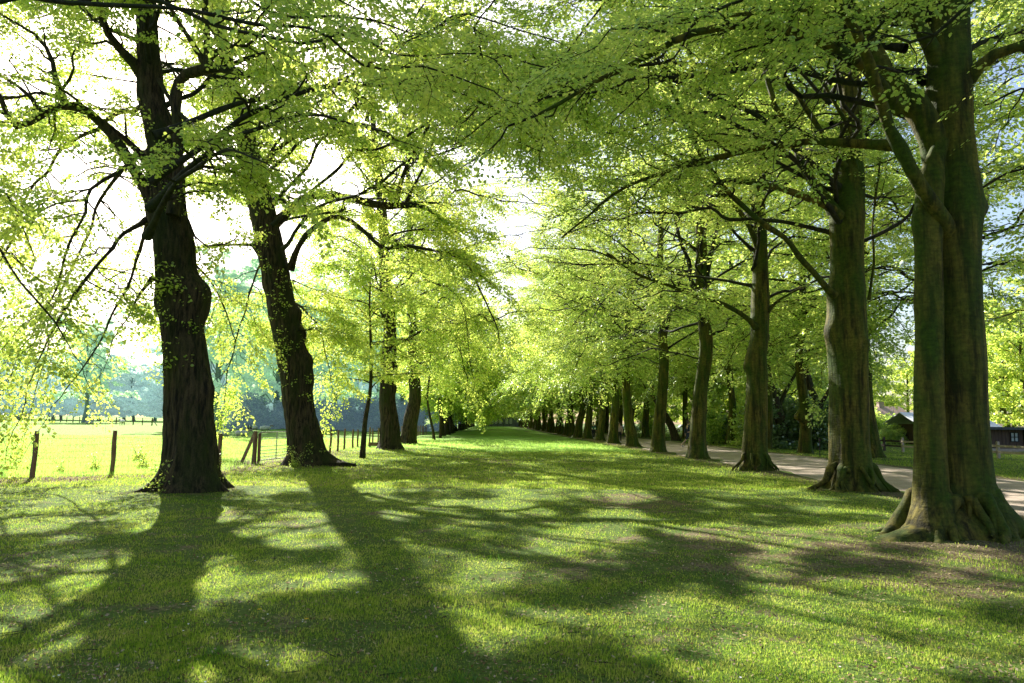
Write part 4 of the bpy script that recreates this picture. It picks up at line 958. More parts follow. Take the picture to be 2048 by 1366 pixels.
VLF = [variant(231, 'lime', 20, .34, leaf=.26, lod=2, z0=3.8, nl=18, reach=6.0, bias=(.3, 0), dens=1.2, leaves=13, twigs=5, sec_gap=.8, weep=8, sides=18, droop=.4, **LB),
       variant(232, 'lime', 20, .30, leaf=.26, lod=2, z0=3.4, nl=18, reach=5.8, bias=(.3, 0), dens=1.2, leaves=13, twigs=5, sec_gap=.8, weep=8, sides=18, droop=.4, **LB)]
VY = variant(241, 'lime', 9, .115, leaf=.12, lod=1, z0=2.9, nl=16, reach=2.4, dens=.75, leaves=14, sec_len=1.1, twig_len=.55, sec_gap=.45, sides=20, furrow=0, flare=.3, limb_r=.03, rise=(.0, .5), bark=M['bark_lime'], leafm=M['leaf_lime'])
VD = [variant(251, 'beech', 19, .36, leaf=.17, lod=1, z0=5.6, nl=17, reach=6.2, dens=1.0, leaves=13, twigs=6, sec_gap=.75, rise=(.1, .6), weep=4, sides=26, **BR),
      variant(252, 'beech', 18, .34, leaf=.17, lod=1, z0=5.2, nl=17, reach=6.0, dens=1.0, leaves=13, twigs=6, sec_gap=.75, rise=(.1, .6), weep=4, sides=26, bumps=[(2.15, PI+.25, .42, .26), (2.3, -.2, .14, .22)], **BR)]
VBG = variant(261, 'lime', 16, .35, leaf=.34, lod=2, z0=1.8, nl=20, reach=6.0, dens=1.0, leaves=11, twigs=5, sec_gap=.95, sides=14, bark=M['bark_beech'], leafm=M['leaf_lime'])
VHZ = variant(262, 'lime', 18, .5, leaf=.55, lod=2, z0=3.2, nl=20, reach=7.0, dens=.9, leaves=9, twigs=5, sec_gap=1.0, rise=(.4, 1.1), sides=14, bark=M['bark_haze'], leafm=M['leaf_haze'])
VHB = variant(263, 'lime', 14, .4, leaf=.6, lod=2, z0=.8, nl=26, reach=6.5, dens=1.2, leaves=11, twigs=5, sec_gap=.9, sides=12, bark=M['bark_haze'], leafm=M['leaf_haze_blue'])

# right row
ords = {4: 'fourth', 5: 'fifth', 6: 'sixth', 7: 'seventh', 8: 'eighth', 9: 'ninth', 10: 'tenth', 11: 'eleventh', 12: 'twelfth'}
desc = {4: 'upright beech forking into two stems high up', 5: 'straight beech with a long low bough', 6: 'beech with an early fork to the right and flared foot',
        7: 'straight column-like beech trunk', 8: 'slim beech with a pale lit left flank', 9: 'mossy beech in front of the dark figure', 10: 'dark narrow beech', 11: 'plain beech', 12: 'shaded beech'}
rr_ = np.random.RandomState(3)
bs = [B_R4, B_R5, B_R6, B_R7]
y = B_R7[1]; x = 9.35
n = 4
while y < 250:
    if bs: bb = bs.pop(0); x_, y_ = bb[0], bb[1]; y = y_
    else:
        y += 7.2+rr_.uniform(-.5, .5); x_, y_ = 9.35+rr_.uniform(-.25, .25)+max(0, y-60)*.004, y
    near = y_ < 75
    if n in ords: lab = f'{desc[n]}, {ords[n]} in the right row'
    else: lab = 'distant dark beech trunk in the close-set far end of the right row'
    v = {4: VB4, 5: VB5, 6: VB[1], 7: VB[0]}.get(n) or (VB[n % 3] if near else VF[n % 2])
    put('beech_tree', v, x_, y_, 0 if n < 6 else rr_.uniform(-.35, .35), 1 if n < 6 else rr_.uniform(.93, 1.07), lab, group=G_R)
    if n > 7 and y_ < 75: TREE_BASES.append((x_, y_, .45))
    n += 1
# row beyond the path
row2 = [(1749, 918, VD[0], 'dark beech trunk just left of the rail fence, in the row beyond the gravel path'),
        (1611, 908, VD[1], 'beech with a round burl bulging from its trunk, beyond the gravel path'),
        (1532, 899, VD[0], 'beech half hidden behind the bent third tree, beyond the gravel path'),
        (1461, 890, VD[0], 'straight grey beech between the shrubs and the gravel path, seen left of the bent beech'),
        (1412, 886, VD[1], 'grey beech half hidden behind the forked fourth tree, across the path'),
        (1371, 878, VD[0], 'beech beside the walking figure in shorts, across the path')]
for k, (px, py, v, lab) in enumerate(row2):
    g = gp(px, py); put('beech_tree', v, g.x, g.y, 0.0 if v is VD[1] else rr_.uniform(0, 6), 1.0 if k else .95, lab, group=G_R2)
    TREE_BASES.append((g.x, g.y, .4))
y = 72
while y < 125:
    put('beech_tree', VF[int(y) % 2], 17.8+rr_.uniform(-.6, .6), y, rr_.uniform(0, 6), rr_.uniform(.9, 1.05), 'distant beech in the far part of the row across the gravel path', group=G_R2)
    y += 8+rr_.uniform(-1, 1)
put('beech_tree', VD[0], 17.6, 26.7, 2.0, 1.0, 'beech hidden mostly behind the huge double beech, its boughs hanging at the right edge', group=G_R2)
put('beech_tree', VD[1], 18.2, 14.5, 4.0, 1.0, 'beech just outside the right edge with boughs reaching into view', group=G_R2)

# left row
g = gp(781, 900); put('lime_tree', VL[0], g.x, g.y, 0, 1.0, 'dark lime with flared foot beside the wooden trough, third big trunk on the left', group=G_L); TREE_BASES.append((g.x, g.y, .6)); G3 = g
g = gp(817, 889); put('lime_tree', VL[1], g.x, g.y, .25, 1.05, 'sunlit olive lime trunk just right of the lime by the trough', group=G_L); TREE_BASES.append((g.x, g.y, .6))
g = gp(724, 915); put('young_lime_tree', VY, g.x, g.y, 1.0, 1.0, 'thin young lime with a bare lower stem standing between two big limes', group='young limes of the left row')
g = gp(868, 880); put('young_lime_tree', VY, g.x, g.y, 2.2, 1.15, 'slim young lime at the edge of the brightest lawn patch', group='young limes of the left row')
g = gp(881, 876); put('young_lime_tree', VY, g.x, g.y, 4.2, 1.2, 'slim young lime, second of the close pair on the left of the avenue', group='young limes of the left row')
y = 79
while y < 255:
    put('lime_tree', VLF[int(y) % 2], -5.6+rr_.uniform(-.4, .4)-max(0, y-70)*.004, y, rr_.uniform(-.6, .6), rr_.uniform(.9, 1.1), 'distant lime trunk in the shaded far end of the left row', group=G_L)
    y += 7+rr_.uniform(-1, 1)
# boughs from trees just outside the frame


# woods around
def wood(var, lst, name, label, group):
    for (x, y, s, z) in lst: put(name, var, x, y, rr_.uniform(0, 6), s, label, group=group, z=z)
hz = [(-175, 225), (-160, 215), (-146, 208), (-133, 205), (-120, 200), (-107, 195), (-95, 190), (-84, 184), (-73, 178), (-62, 172), (-52, 166), (-42, 160), (-34, 150), (-27, 142), (-21, 146), (-16, 140)]
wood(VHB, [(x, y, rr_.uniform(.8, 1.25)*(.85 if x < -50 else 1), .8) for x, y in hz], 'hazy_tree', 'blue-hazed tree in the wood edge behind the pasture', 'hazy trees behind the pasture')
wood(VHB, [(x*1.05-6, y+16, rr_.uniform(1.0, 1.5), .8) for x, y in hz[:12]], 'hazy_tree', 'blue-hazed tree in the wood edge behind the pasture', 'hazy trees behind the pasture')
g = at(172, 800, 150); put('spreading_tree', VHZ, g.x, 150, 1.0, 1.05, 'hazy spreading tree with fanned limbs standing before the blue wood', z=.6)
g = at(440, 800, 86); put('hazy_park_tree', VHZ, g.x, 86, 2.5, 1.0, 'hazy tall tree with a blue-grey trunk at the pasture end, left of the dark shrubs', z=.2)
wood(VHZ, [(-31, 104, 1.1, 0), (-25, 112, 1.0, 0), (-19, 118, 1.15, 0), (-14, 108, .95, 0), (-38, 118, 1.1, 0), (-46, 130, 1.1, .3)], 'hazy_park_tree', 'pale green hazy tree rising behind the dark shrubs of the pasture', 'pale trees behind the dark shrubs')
bgr = [(27, 64), (26, 84), (34, 80), (33, 100), (22, 112), (47, 104), (28, 120), (40, 122), (24, 140), (36, 150), (58, 138), (30, 175), (48, 170), (78, 146), (66, 88), (80, 112), (92, 100), (95, 126), (58, 74), (110, 104), (90, 150), (70, 165)]
wood(VBG, [(x, y, rr_.uniform(.9, 1.3), 0) for x, y in bgr], 'woodland_tree', 'leafy tree in the wood beyond the second beech row', 'trees of the wood on the right')
wood(VBG, [(x, y, rr_.uniform(1.0, 1.3), 0) for x, y in [(-12, 262), (-4, 300), (4, 305), (12, 262), (20, 255), (28, 240), (-20, 250), (0, 320)]], 'woodland_tree', 'tree closing the far end of the avenue', 'trees at the end of the avenue')
print('copied trees', round(time.time()-T0_, 1))
make_ground(); make_path(); make_grass()
print('ground', round(time.time()-T0_, 1))

# ================================================================== shrubs
def shrub_var(seed, w, h, n, leaf, mat, stems=9):
    """rounded shrub: stems from the ground, leaf clumps over an uneven dome"""
    r = np.random.RandomState(seed); a = Acc()
    T = Tree(seed, 'lime', leaf, 1, twig_len=.55, leaves=13, droop=.2)
    d = rand_unit(r, n); d[:, 2] = np.abs(d[:, 2])*1.15-.12
    bump = 1+.28*vnoise(d[:, 0]*2.6, d[:, 1]*2.6, d[:, 2]*2.6, seed)
    rad = (r.rand(n)**.35)*bump
    B = d*rad[:, None]*np.array([w/2, w/2, h*.9]); B[:, 2] = np.maximum(B[:, 2], .1)
    D = norm(d+r.randn(n, 3)*.5); T.tw.append((B, D, r.uniform(.35, .8, n)*leaf/.16))
    for k in range(stems):
        an = r.rand()*2*PI; e = r.uniform(.2, .8)
        T.limb([(math.cos(an)*.15, math.sin(an)*.15, -.05), (math.cos(an)*w*.15, math.sin(an)*w*.15, h*.35), (math.cos(an)*w*.33*e, math.sin(an)*w*.33*e, h*.75)], .045, .015, (.5, 1), own=False, slen=.35)
    b, l = T.meshes(M['bark_branch'], mat, 'shrub'); return b, l
_sh = {}
def put_shrub(name, var, x, y, s, sz, label, group, z=0, cat='shrub'):
    if id(var) not in _sh:
        o = thing(name, label, cat, (x, y, z), group); link('stems', var[0], o); link('foliage', var[1], o); _sh[id(var)] = (o, var)
    else:
        src = _sh[id(var)][0]; o = src.copy(); COL.objects.link(o); o.name = name
        for ch in list(src.children):
            c = ch.copy(); COL.objects.link(c); c.parent = o
        o.location = (x, y, z); o.rotation_euler = (0, 0, rr_.uniform(0, 6)); tag(o, label, cat, group)
    o.scale = (s, s, sz)
    return o
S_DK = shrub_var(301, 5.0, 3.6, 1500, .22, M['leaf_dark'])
S_HZ = shrub_var(302, 6.0, 4.4, 1400, .30, M['leaf_haze_shrub'])
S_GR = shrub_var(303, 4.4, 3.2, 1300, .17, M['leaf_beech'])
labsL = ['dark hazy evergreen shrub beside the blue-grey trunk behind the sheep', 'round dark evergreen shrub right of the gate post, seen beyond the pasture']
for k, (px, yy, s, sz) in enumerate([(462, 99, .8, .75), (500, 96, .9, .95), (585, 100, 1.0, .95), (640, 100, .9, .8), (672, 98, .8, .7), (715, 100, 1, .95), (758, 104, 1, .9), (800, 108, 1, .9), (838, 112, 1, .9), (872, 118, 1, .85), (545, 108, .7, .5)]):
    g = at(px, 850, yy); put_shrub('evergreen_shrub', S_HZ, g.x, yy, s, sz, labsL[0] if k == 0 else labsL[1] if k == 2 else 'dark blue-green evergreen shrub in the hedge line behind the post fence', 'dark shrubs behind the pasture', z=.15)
for k, (x, y, s, sz) in enumerate([(19.2, 47.5, .9, .85), (20.8, 48.5, .9, .95), (22.4, 47, .8, .9), (20.5, 56, .8, .6), (21, 66, .8, .6)]):
    put_shrub('rhododendron_shrub', S_DK, x, y, s, sz, ['broad dark rhododendron left of the burled beech', 'dark rhododendron directly behind the burled beech', 'tall dark rhododendron between the burled beech and the scarred beech'][k] if k < 3 else 'dark rhododendron in the shrubbery across the gravel path', 'rhododendrons across the gravel path')
for k, (x, y, s, sz) in enumerate([(20, 53, 1.0, 1.3), (17.9, 57, .8, .9), (23.5, 51, .9, 1.2), (36, 82, 1.0, .9), (20, 86, 1, 1), (47, 72, 1.2, 1.1), (43, 84, 1.0, .8), (32.2, 60, .55, .75), (36.5, 63, .6, .6), (38.3, 57.5, .35, .38), (46, 84, 1.3, 1.2), (49.5, 87, 1.1, 1.0), (53, 92, 1.2, .9)]):
    put_shrub('leafy_shrub', S_GR, x, y, s, sz, 'pale leafy shrub rising above the dark rhododendrons across the path' if k < 3 else 'light green shrub beyond the rail fence and the second beech row', 'pale shrubs across the path')

# leaning old trunks seen between second and third right trees
def old_tree(px, py, Y, lean, label, seed, fork):
    g = at(px, py, Y); root = thing('old_leaning_tree', label, 'tree', (g.x, Y, 0), 'old leaning trees in the shrubbery')
    r = np.random.RandomState(seed)
    P = [np.array([0, 0, -.1]), np.array([lean*.2, 0, 1.2]), np.array([lean*.55, 0, 2.6]), np.array([lean, 0, 4.4]), np.array([lean*1.15, .2, 6])]
    R = [.42, .36, .33, .27, .16]
    me = trunk_mesh(P, R, M['bark_lime'], 'old_trunk', 36, .02, .3, 5, seed, step=.12); link('trunk', me, root)
    T = Tree(seed, 'beech', .17, 1, sec_len=2, twig_len=.8, leaves=13, sec_gap=.6, twigs=7)
    for f in fork: T.limb([np.array(q, float) for q in f], .17, .04, (.3, 1))
    for Q, R_, own in T.limbs: link('limb', limb_mesh(Q, R_, M['bark_lime'], 'old_limb'), root)
    b, l = T.meshes(M['bark_branch'], M['leaf_beech'], 'old'); link('branchwork', b, root); link('crown', l, root)
old_tree(1572, 870, 47, -1.0, 'old dark trunk leaning left with a V fork above the rhododendrons', 71, [[(-.55, 0, 2.6), (.3, 0, 4.2), (1.1, .1, 5.6), (1.8, .2, 7.5)], [(-1.1, .1, 5), (-2.2, 0, 6.2), (-3, 0, 8)]])
old_tree(1660, 870, 48, -1.3, 'old trunk leaning left just left of the scarred beech, behind the shrubs', 72, [[(-.7, 0, 2.8), (.2, 0, 4.4), (.5, .1, 6.5), (.4, .2, 8)], [(-1.3, 0, 4.4), (-2.6, .2, 6), (-3.5, 0, 7.5)]])
old_tree(1354, 878, 66, -2.2, 'dark trunk leaning left across the path, behind the figure in shorts', 73, [[(-1.2, 0, 2.6), (-2.8, 0, 4.8), (-4, .1, 7)]])

# ================================================================== fences on the left
def post(acc, x, y, z0, h, r, lean=(0, 0), seed=0):
    n = 9; t = np.linspace(0, 1, n)
    P = np.stack([x+lean[0]*t+.006*np.sin(t*9+seed), y+lean[1]*t, z0-.1+(h+.1)*t], -1)
    R = r*(1+.06*np.sin(t*11+seed*2)); R[-1] *= .86
    V, F = tubes(P[None], R[None], 12); acc.add(V, F)
    k = acc.n-len(V); idx = k+(n-1)*12+np.arange(12)
    acc.f.setdefault(12, []).append(idx[None])
def post_obj(x, y, h, r, mat, parent, lean=(0, 0), seed=0, name='post', z=None):
    a = Acc(); post(a, x, y, float(ground_h(x, y)) if z is None else z, h, r, lean, seed)
    return link(name, a.mesh('fence_post', mat, False), parent)
def strand(acc, a, b, r=.0022, sag=.01, n=9):
    t = np.linspace(0, 1, n)[:, None]; a = np.array(a, float); b = np.array(b, float)
    P = a+(b-a)*t; P[:, 2] -= sag*4*(t*(1-t))[:, 0]
    V, F = tubes(P[None], np.full((1, n), r), 4); acc.add(V, F)
def netting(acc, A, B, za, zb, hs, dx=.15, r=.0016):
    A = np.array(A, float); B = np.array(B, float); L = np.linalg.norm(B-A)
    for h in hs: strand(acc, (A[0], A[1], za+h), (B[0], B[1], zb+h), r*(1.5 if h == hs[-1] else 1.0), .012)
    n = int(L/dx); t = (np.arange(n)+.5)/n
    P0 = A+(B-A)*t[:, None]; z = za+(zb-za)*t
    P = np.stack([np.c_[P0, z+hs[0]], np.c_[P0, z+hs[-1]-.01]], 1)
    V, F = tubes(P, np.full((n, 2), r*.9), 3); acc.add(V, F)

f1 = thing('wire_fence', 'knee-braced post and sheep netting fence at the pasture edge left of the metal gate', 'fence', (-11, 20, 0))
pts = [(-20.0, 17.6), (-17.4, 18.0), (-14.9, 18.4)] + [tuple(gp(px, py)[:2]) for px, py in ((64, 957), (224, 948), (437, 945))]
gate_a = gp(509, 926); gate_b = at(573, 915, gate_a.y+2.6)
for k, (x, y) in enumerate(pts):
    post_obj(x+11, y-20, 1.22 if k < 5 else 1.18, .062, M['wood_post'] if k != 5 else M['wood_post'], f1, lean=(.03 if k == 3 else -.0, 0), seed=k, z=float(ground_h(x, y)))
a = Acc(); hs = (.08, .22, .36, .50, .66, .84, 1.02)
for (x0, y0), (x1, y1) in zip(pts, pts[1:]+[(gate_a.x, gate_a.y)]):
    netting(a, (x0+11, y0-20), (x1+11, y1-20), float(ground_h(x0, y0)), float(ground_h(x1, y1)), hs, r=.0019)
link('netting', a.mesh('sheep_netting', M['wire']), f1)
link('brace', (lambda a: (a.beam((gate_a.x+11-.05, gate_a.y-20, 1.08), (gp(482, 925).x+11, gate_a.y-20+.3, .0), .085), a.mesh('brace', M['wood_post']))[1])(Acc()), f1)

gz = float(ground_h(gate_a.x, gate_a.y))
G = thing('field_gate', 'galvanised tubular field gate hung between a wooden post and the leaning lime', 'gate', (gate_a.x, gate_a.y, gz))
post_obj(-.02, 0, 1.2, .085, M['wood_post'], G, z=0, seed=3)
post_obj(.12, .05, 1.12, .05, M['wood_post'], G, z=0, seed=5, name='hanging_stile')
gv = Vector((gate_b.x-gate_a.x, gate_b.y-gate_a.y, 0)); gl = gv.length; gn = gv.normalized()
def gpt(u, z): return (gn.x*u+.16, gn.y*u+.05, z)
a = Acc()
for z_ in (1.15, .12): a.tube([gpt(0, z_), gpt(gl, z_)], [.020]*2, 10)
for u in (.02, gl): a.tube([gpt(u, .10), gpt(u, 1.17)], [.021]*2, 10)
link('gate_frame', a.mesh('gate_frame', M['galv']), G)
for z_ in (.90, .62, .48, .36, .24):
    a = Acc(); a.tube([gpt(.03, z_), gpt(gl-.02, z_)], [.014]*2, 8); link('rail', a.mesh('gate_rail', M['galv']), G)
a = Acc(); a.box(gpt(gl*.5, .63), (.035, .008, 1.0)); link('brace_bar', a.mesh('brace_bar', M['galv']), G)
a = Acc(); a.tube([gpt(gl-.12, .95), gpt(gl+.12, .95)], [.012]*2, 8); a.tube([gpt(gl-.02, .95), gpt(gl-.02, 1.05)], [.01]*2, 8); link('latch', a.mesh('latch', M['galv']), G)

f2 = thing('post_fence', 'line of brown pointed posts with wire running away behind the young lime', 'fence', (-8, 33, 0))
ys = [29.6, 31.4] + [33.2+1.85*k for k in range(30)]
pr = None
a = Acc()
for k, y in enumerate(ys):
    x = -7.95+.05*math.sin(k*2.3); gz_ = float(ground_h(x, y)); ln = (.14, 0) if k == 2 else (rr_.uniform(-.05, .05), 0)
    post_obj(x+8, y-33, 1.12+rr_.uniform(-.06, .06), .055, M['wood_post'], f2, lean=ln, seed=k, z=gz_)
    if pr:
        for h in (.25, .5, .75, 1.0): strand(a, (pr[0]+8, pr[1]-33, pr[2]+h), (x+8, y-33, gz_+h), .003, .01, 4)
    pr = (x, y, gz_)
link('wire_strands', a.mesh('wire_strands', M['wire']), f2)

f3 = thing('field_fence', 'thin distant post fence across the far pasture, before the blue wood', 'fence', (-90, 150, 0))
A_, B_ = gp(322, 846), None
x0, y0, x1, y1 = -56, 118, -150, 205
a = Acc(); pr = None
for k in range(38):
    t = k/30; x = x0+(x1-x0)*t*.95+8*0; y = y0+(y1-y0)*t
    if k > 30: pass
    gz_ = float(ground_h(x, y))
    post_obj(x+90, y-150, 1.25, .075 if k % 2 else .10, M['bark_haze'] if k > 40 else M['wood_dark'], f3, seed=k, z=gz_)
    if pr:
        for h in (.5, .85, 1.15): strand(a, (pr[0]+90, pr[1]-150, pr[2]+h), (x+90, y-150, gz_+h), .018, 0, 2)
    if k in (0, 19, 20): a.beam((x+90, y-150, gz_+1.1), (x+90+(1.3 if k != 20 else -1.3), y-151, gz_), .09)
    pr = (x, y, gz_)
link('wire_strands', a.mesh('wire_strands', M['wood_dark']), f3)

# wooden trough by the third lime
g = gp(753, 894); t_ = thing('feed_trough', 'low weathered wooden trough at the foot of the third lime', 'trough', (g.x-.1, g.y, 0))
a = Acc()
for s_ in (-1, 1): a.box((0, s_*.17, .17), (.75, .04, .22))
for s_ in (-1, 1): a.box((s_*.36, 0, .17), (.04, .30, .24))
a.box((0, 0, .08), (.68, .30, .03)); link('tub', a.mesh('tub', M['wood_post']), t_)
for s_ in (-1, 1):
    a = Acc(); a.box((s_*.28, 0, .03), (.07, .38, .07)); link('foot', a.mesh('foot', M['wood_dark']), t_)

# ================================================================== right side: rail fence, hut, stable, house, cars
rf = thing('rail_fence', 'low pale post and rail fence beyond the gravel path, in front of the dark hut', 'fence', (25.4, 36, 0))
ys = [24.5+2.05*k for k in range(15)]
for k, y in enumerate(ys):
    a = Acc(); a.box((0, y-36, .42), (.12, .12, .88)); a.box((0, y-36, .875), (.10, .10, .03))
    link('post', a.mesh('rail_post', M['wood_pale'] if k < 10 else M['wood_dark']), rf)  # nearer posts and rails coloured pale as sunlit wood, farther ones dark
for k in range(len(ys)-1):
    for z_ in (.66, .36):
        a = Acc(); a.beam((-.08, ys[k]-36-.02, z_), (-.08, ys[k+1]-36+.02, z_+rr_.uniform(-.01, .01)), .04, .11)
        link('rail', a.mesh('rail', M['wood_pale'] if k < 9 else M['wood_dark']), rf)

def glass_mat():
    m, nt, out = newmat('window_glass'); b = N(nt, 'ShaderNodeBsdfPrincipled'); b.inputs['Roughness'].default_value = .08
    nt.links.new(ramp(nt, noise(nt, mapping(nt), 3), [(.3, (.25, .29, .33)), (.7, (.45, .5, .55))]), b.inputs['Base Color']); nt.links.new(b.outputs[0], out.inputs[0]); return m
M['glass'] = glass_mat()
M['board'] = plain_mat('brown_boards', (.05, .03, .022), (.12, .075, .055), 4, .85, .4, (8, 8, .5))
M['black'] = plain_mat('black_boards', (.008, .009, .010), (.022, .024, .026), 4, .8, .3, (1, 1, 6))
M['white'] = plain_mat('white_paint', (.72, .72, .70), (.82, .82, .80), 8, .6, .05)
M['felt'] = plain_mat('roof_felt', (.05, .055, .06), (.10, .105, .11), 5, .9, .3)
M['zinc'] = plain_mat('pale_sheet_roof', (.55, .57, .60), (.72, .74, .77), 5, .5, .1)
M['tile'] = plain_mat('red_roof_tiles', (.42, .27, .21), (.60, .42, .34), 9, .85, .4, (1, 1, 6))
M['brick'] = plain_mat('pale_brick', (.32, .24, .19), (.48, .38, .32), 9, .9, .3)

hut = thing('wooden_hut', 'low dark boarded animal hut with a small four-pane window behind the rail fence', 'hut', (34.6, 46, 0))
a = Acc(); nb = 17
for k in range(nb): a.box((-3.2+k*.24, 0, .75), (.225, .05+.012*(k % 2), 1.5))
a.box((-1.2, 2.4, .75), (4.1, 4.6, 1.46)); link('boarded_wall', a.mesh('boarded_wall', M['board']), hut)
a = Acc()  # black boarding stands for the shade inside the hut's open side
for k in range(9): a.box((3.6, -.35+.012*(k % 2), .1+.165*k), (5.4, .04, .15))
a.box((3.6, 2.1, .74), (5.3, 4.7, 1.45)); link('dark_open_side', a.mesh('dark_open_side', M['black']), hut)
wf = (lambda a: ([a.box((.15+dx, -.07, .95), (.05, .05, .62)) for dx in (-.26, 0, .26)], [a.box((.15, -.066, .95+dz), (.56, .044, .05)) for dz in (-.29, 0, .29)], link('window', a.mesh('window_frame', M['black']), hut))[2])(Acc())
a = Acc(); a.box((.15, -.045, .95), (.50, .01, .56)); link('pane', a.mesh('pane', M['glass']), wf)
a = Acc(); a.box((1.9, 2.1, 1.56), (9.6, 5.4, .09)); a.box((1.9, -.62, 1.50), (9.6, .04, .14)); link('roof', a.mesh('roof', M['felt']), hut)
a = Acc(); a.box((1.9, -.75, .1), (9.6, .3, .22)); link('plinth', a.mesh('plinth', M['brick']), hut)

st = thing('open_stable', 'small open-fronted stable with a pale sheet roof left of the huge double beech', 'stable', (37.5, 60, 0))
a = Acc(); a.box((2.2, 2, .9), (4.6, 3.6, 1.8)); link('wall', a.mesh('wall', M['board']), st)
a = Acc()
V = np.array([[-1.0, -1.2, 1.55], [6.0, -1.2, 1.55], [6.0, 2.0, 2.75], [-1.0, 2.0, 2.75], [-1.0, 5.0, 1.7], [6, 5, 1.7]]); V2 = V+[0, 0, .08]
a.add(np.r_[V, V2], [np.array([[0, 3, 2, 1], [3, 4, 5, 2], [6, 7, 8, 9], [9, 8, 11, 10], [0, 1, 7, 6], [5, 4, 10, 11], [1, 2, 8, 7], [2, 5, 11, 8], [3, 0, 6, 9], [4, 3, 9, 10]])]); link('roof', a.mesh('roof', M['zinc']), st)
for x_ in (-.6, 1.5, 3.6, 5.6):
    a = Acc(); a.box((x_, -1.0, .76), (.12, .12, 1.55)); link('post', a.mesh('post', M['wood_pale']), st)
a = Acc(); a.box((2.5, -1.0, 1.48), (6.6, .06, .16)); link('fascia', a.mesh('fascia', M['white']), st)

hs_ = thing('farmhouse', 'distant farmhouse with a faded red tiled roof and grey gable left of the double beech', 'house', (61, 110, 0)); hs_.scale = (1, 1, .78)
a = Acc(); a.box((0, 4, 1.3), (12, 8, 2.6)); link('wall', a.mesh('wall', M['brick']), hs_)
V = np.array([[-6.4, -.4, 2.5], [6.4, -.4, 2.5], [6.4, 4, 6.0], [-6.4, 4, 6.0], [6.4, 8.4, 2.5], [-6.4, 8.4, 2.5]])
a = Acc(); a.add(np.r_[V, V+[0, 0, .15]], [np.array([[0, 1, 2, 3], [3, 2, 4, 5], [6, 7, 8, 9], [9, 8, 10, 11], [0, 1, 7, 6], [1, 2, 8, 7], [2, 4, 10, 8], [4, 5, 11, 10], [5, 3, 9, 11], [3, 0, 6, 9]])])
rfm = link('roof', a.mesh('roof', M['tile']), hs_)
a = Acc(); a.box((3, 4, 6.3), (.8, .8, 1.4)); a.box((3, 4, 7.02), (.9, .9, .12)); link('chimney', a.mesh('chimney', M['brick']), rfm)
for k in range(4):
    a = Acc(); a.box((-4.4+2.9*k, -.04, 1.5), (1.1, .08, 1.2)); wfr = link('window', a.mesh('window', M['white']), hs_)
    a = Acc(); a.box((-4.4+2.9*k, -.09, 1.5), (.9, .02, 1.0)); link('pane', a.mesh('pane', M['glass']), wfr)
a = Acc(); a.box((-5.4, -.05, 1.05), (.9, .06, 2.1)); link('door', a.mesh('door', M['wood_dark']), hs_)

# the hall closing the avenue
hall = thing('brick_hall', 'dark hall with tall white-framed windows closing the far end of the avenue', 'hall', (3.0, 248, 0))
M['hazebrick'] = plain_mat('hazy_brick', (.10, .11, .13), (.15, .16, .17), 6, .9, .2)  # far haze put into the brick colour as bluish grey
a = Acc(); a.box((0, 4, 2.5), (13, 8, 5)); link('wall', a.mesh('wall', M['hazebrick']), hall)
a = Acc(); a.add(np.array([[-6.8, -.4, 4.95], [6.8, -.4, 4.95], [6.8, 4, 7.5], [-6.8, 4, 7.5], [6.8, 8.4, 4.95], [-6.8, 8.4, 4.95]]), [np.array([[0, 1, 2, 3], [3, 2, 4, 5]]), np.array([[0, 3, 5], [1, 4, 2]])]); link('roof', a.mesh('roof', M['felt']), hall)
for k in range(6):
    x_ = [-4.6, -2.6, -1.4, .2, 2.4, 3.8][k]
    a = Acc(); a.box((x_, -.05, 1.9), (.85, .08, 1.7)); wfr = link('window', a.mesh('window', M['white']), hall)
    for dx in (-.19, .19):
        for dz in (-.52, 0, .52):
            a = Acc(); a.box((x_+dx, -.10, 1.9+dz), (.27, .02, .40)); link('pane', a.mesh('pane', M['hazebrick']), wfr)
ef = thing('end_fence', 'low dark railing across the far end of the avenue', 'fence', (0, 236, 0))
a = Acc()
for z_ in (.25, .95): a.beam((-8, 0, z_), (12, 0, z_), .06, .1)
link('rail', a.mesh('rail', M['wood_dark']), ef)
for k in range(11):
    a = Acc(); a.box((-8+2*k, .08, .55), (.12, .1, 1.1)); link('post', a.mesh('post', M['wood_dark']), ef)

def make_car(col, label, x, y, rz):
    c = thing('parked_car', label, 'car', (x, y, 0), 'cars parked far behind the right row', rz)
    pm = plain_mat('car_paint', col, tuple(v*1.1 for v in col), 3, .3, 0)
    prof = [(-2.1, .32), (-2.15, .62), (-2.0, .86), (-1.25, .95), (-.75, 1.38), (.55, 1.42), (1.35, .98), (2.0, .88), (2.12, .6), (2.1, .32)]
    a = Acc(); n = len(prof)
    for s_, in_ in ((-.86, 1), (.86, 1)):
        pass
    V = [(p, s_*(.86 if z < 1.0 else .66), z) for s_ in (-1, 1) for p, z in prof]
    F = [[i, i+1, n+i+1, n+i] for i in range(n-1)]+[[n-1, 0, n, 2*n-1]]
    a.add(np.array(V), [np.array(F), np.array([list(range(n))[::-1]]), np.array([list(range(n, 2*n))])]); link('body', a.mesh('body', pm), c)
    for s_ in (-1, 1):
        a = Acc(); y1, y2 = .875*s_, .70*s_
        a.add(np.array([(-1.15, y1, .98), (1.2, y1, .98), (.5, y2, 1.33), (-.72, y2, 1.30)]), [np.array([[0, 1, 2, 3]])]); link('side_window', a.mesh('side_window', M['black']), c)
        for wx in (-1.35, 1.3):
            a = Acc(); a.tube([(wx, s_*.72, .32), (wx, s_*.90, .32)], [.32, .32], 18); wh = link('wheel', a.mesh('tyre', M['black']), c)
            a = Acc(); a.tube([(wx, s_*.88, .32), (wx, s_*.915, .32)], [.19, .17], 14); link('rim', a.mesh('rim', M['galv']), wh)
    return c
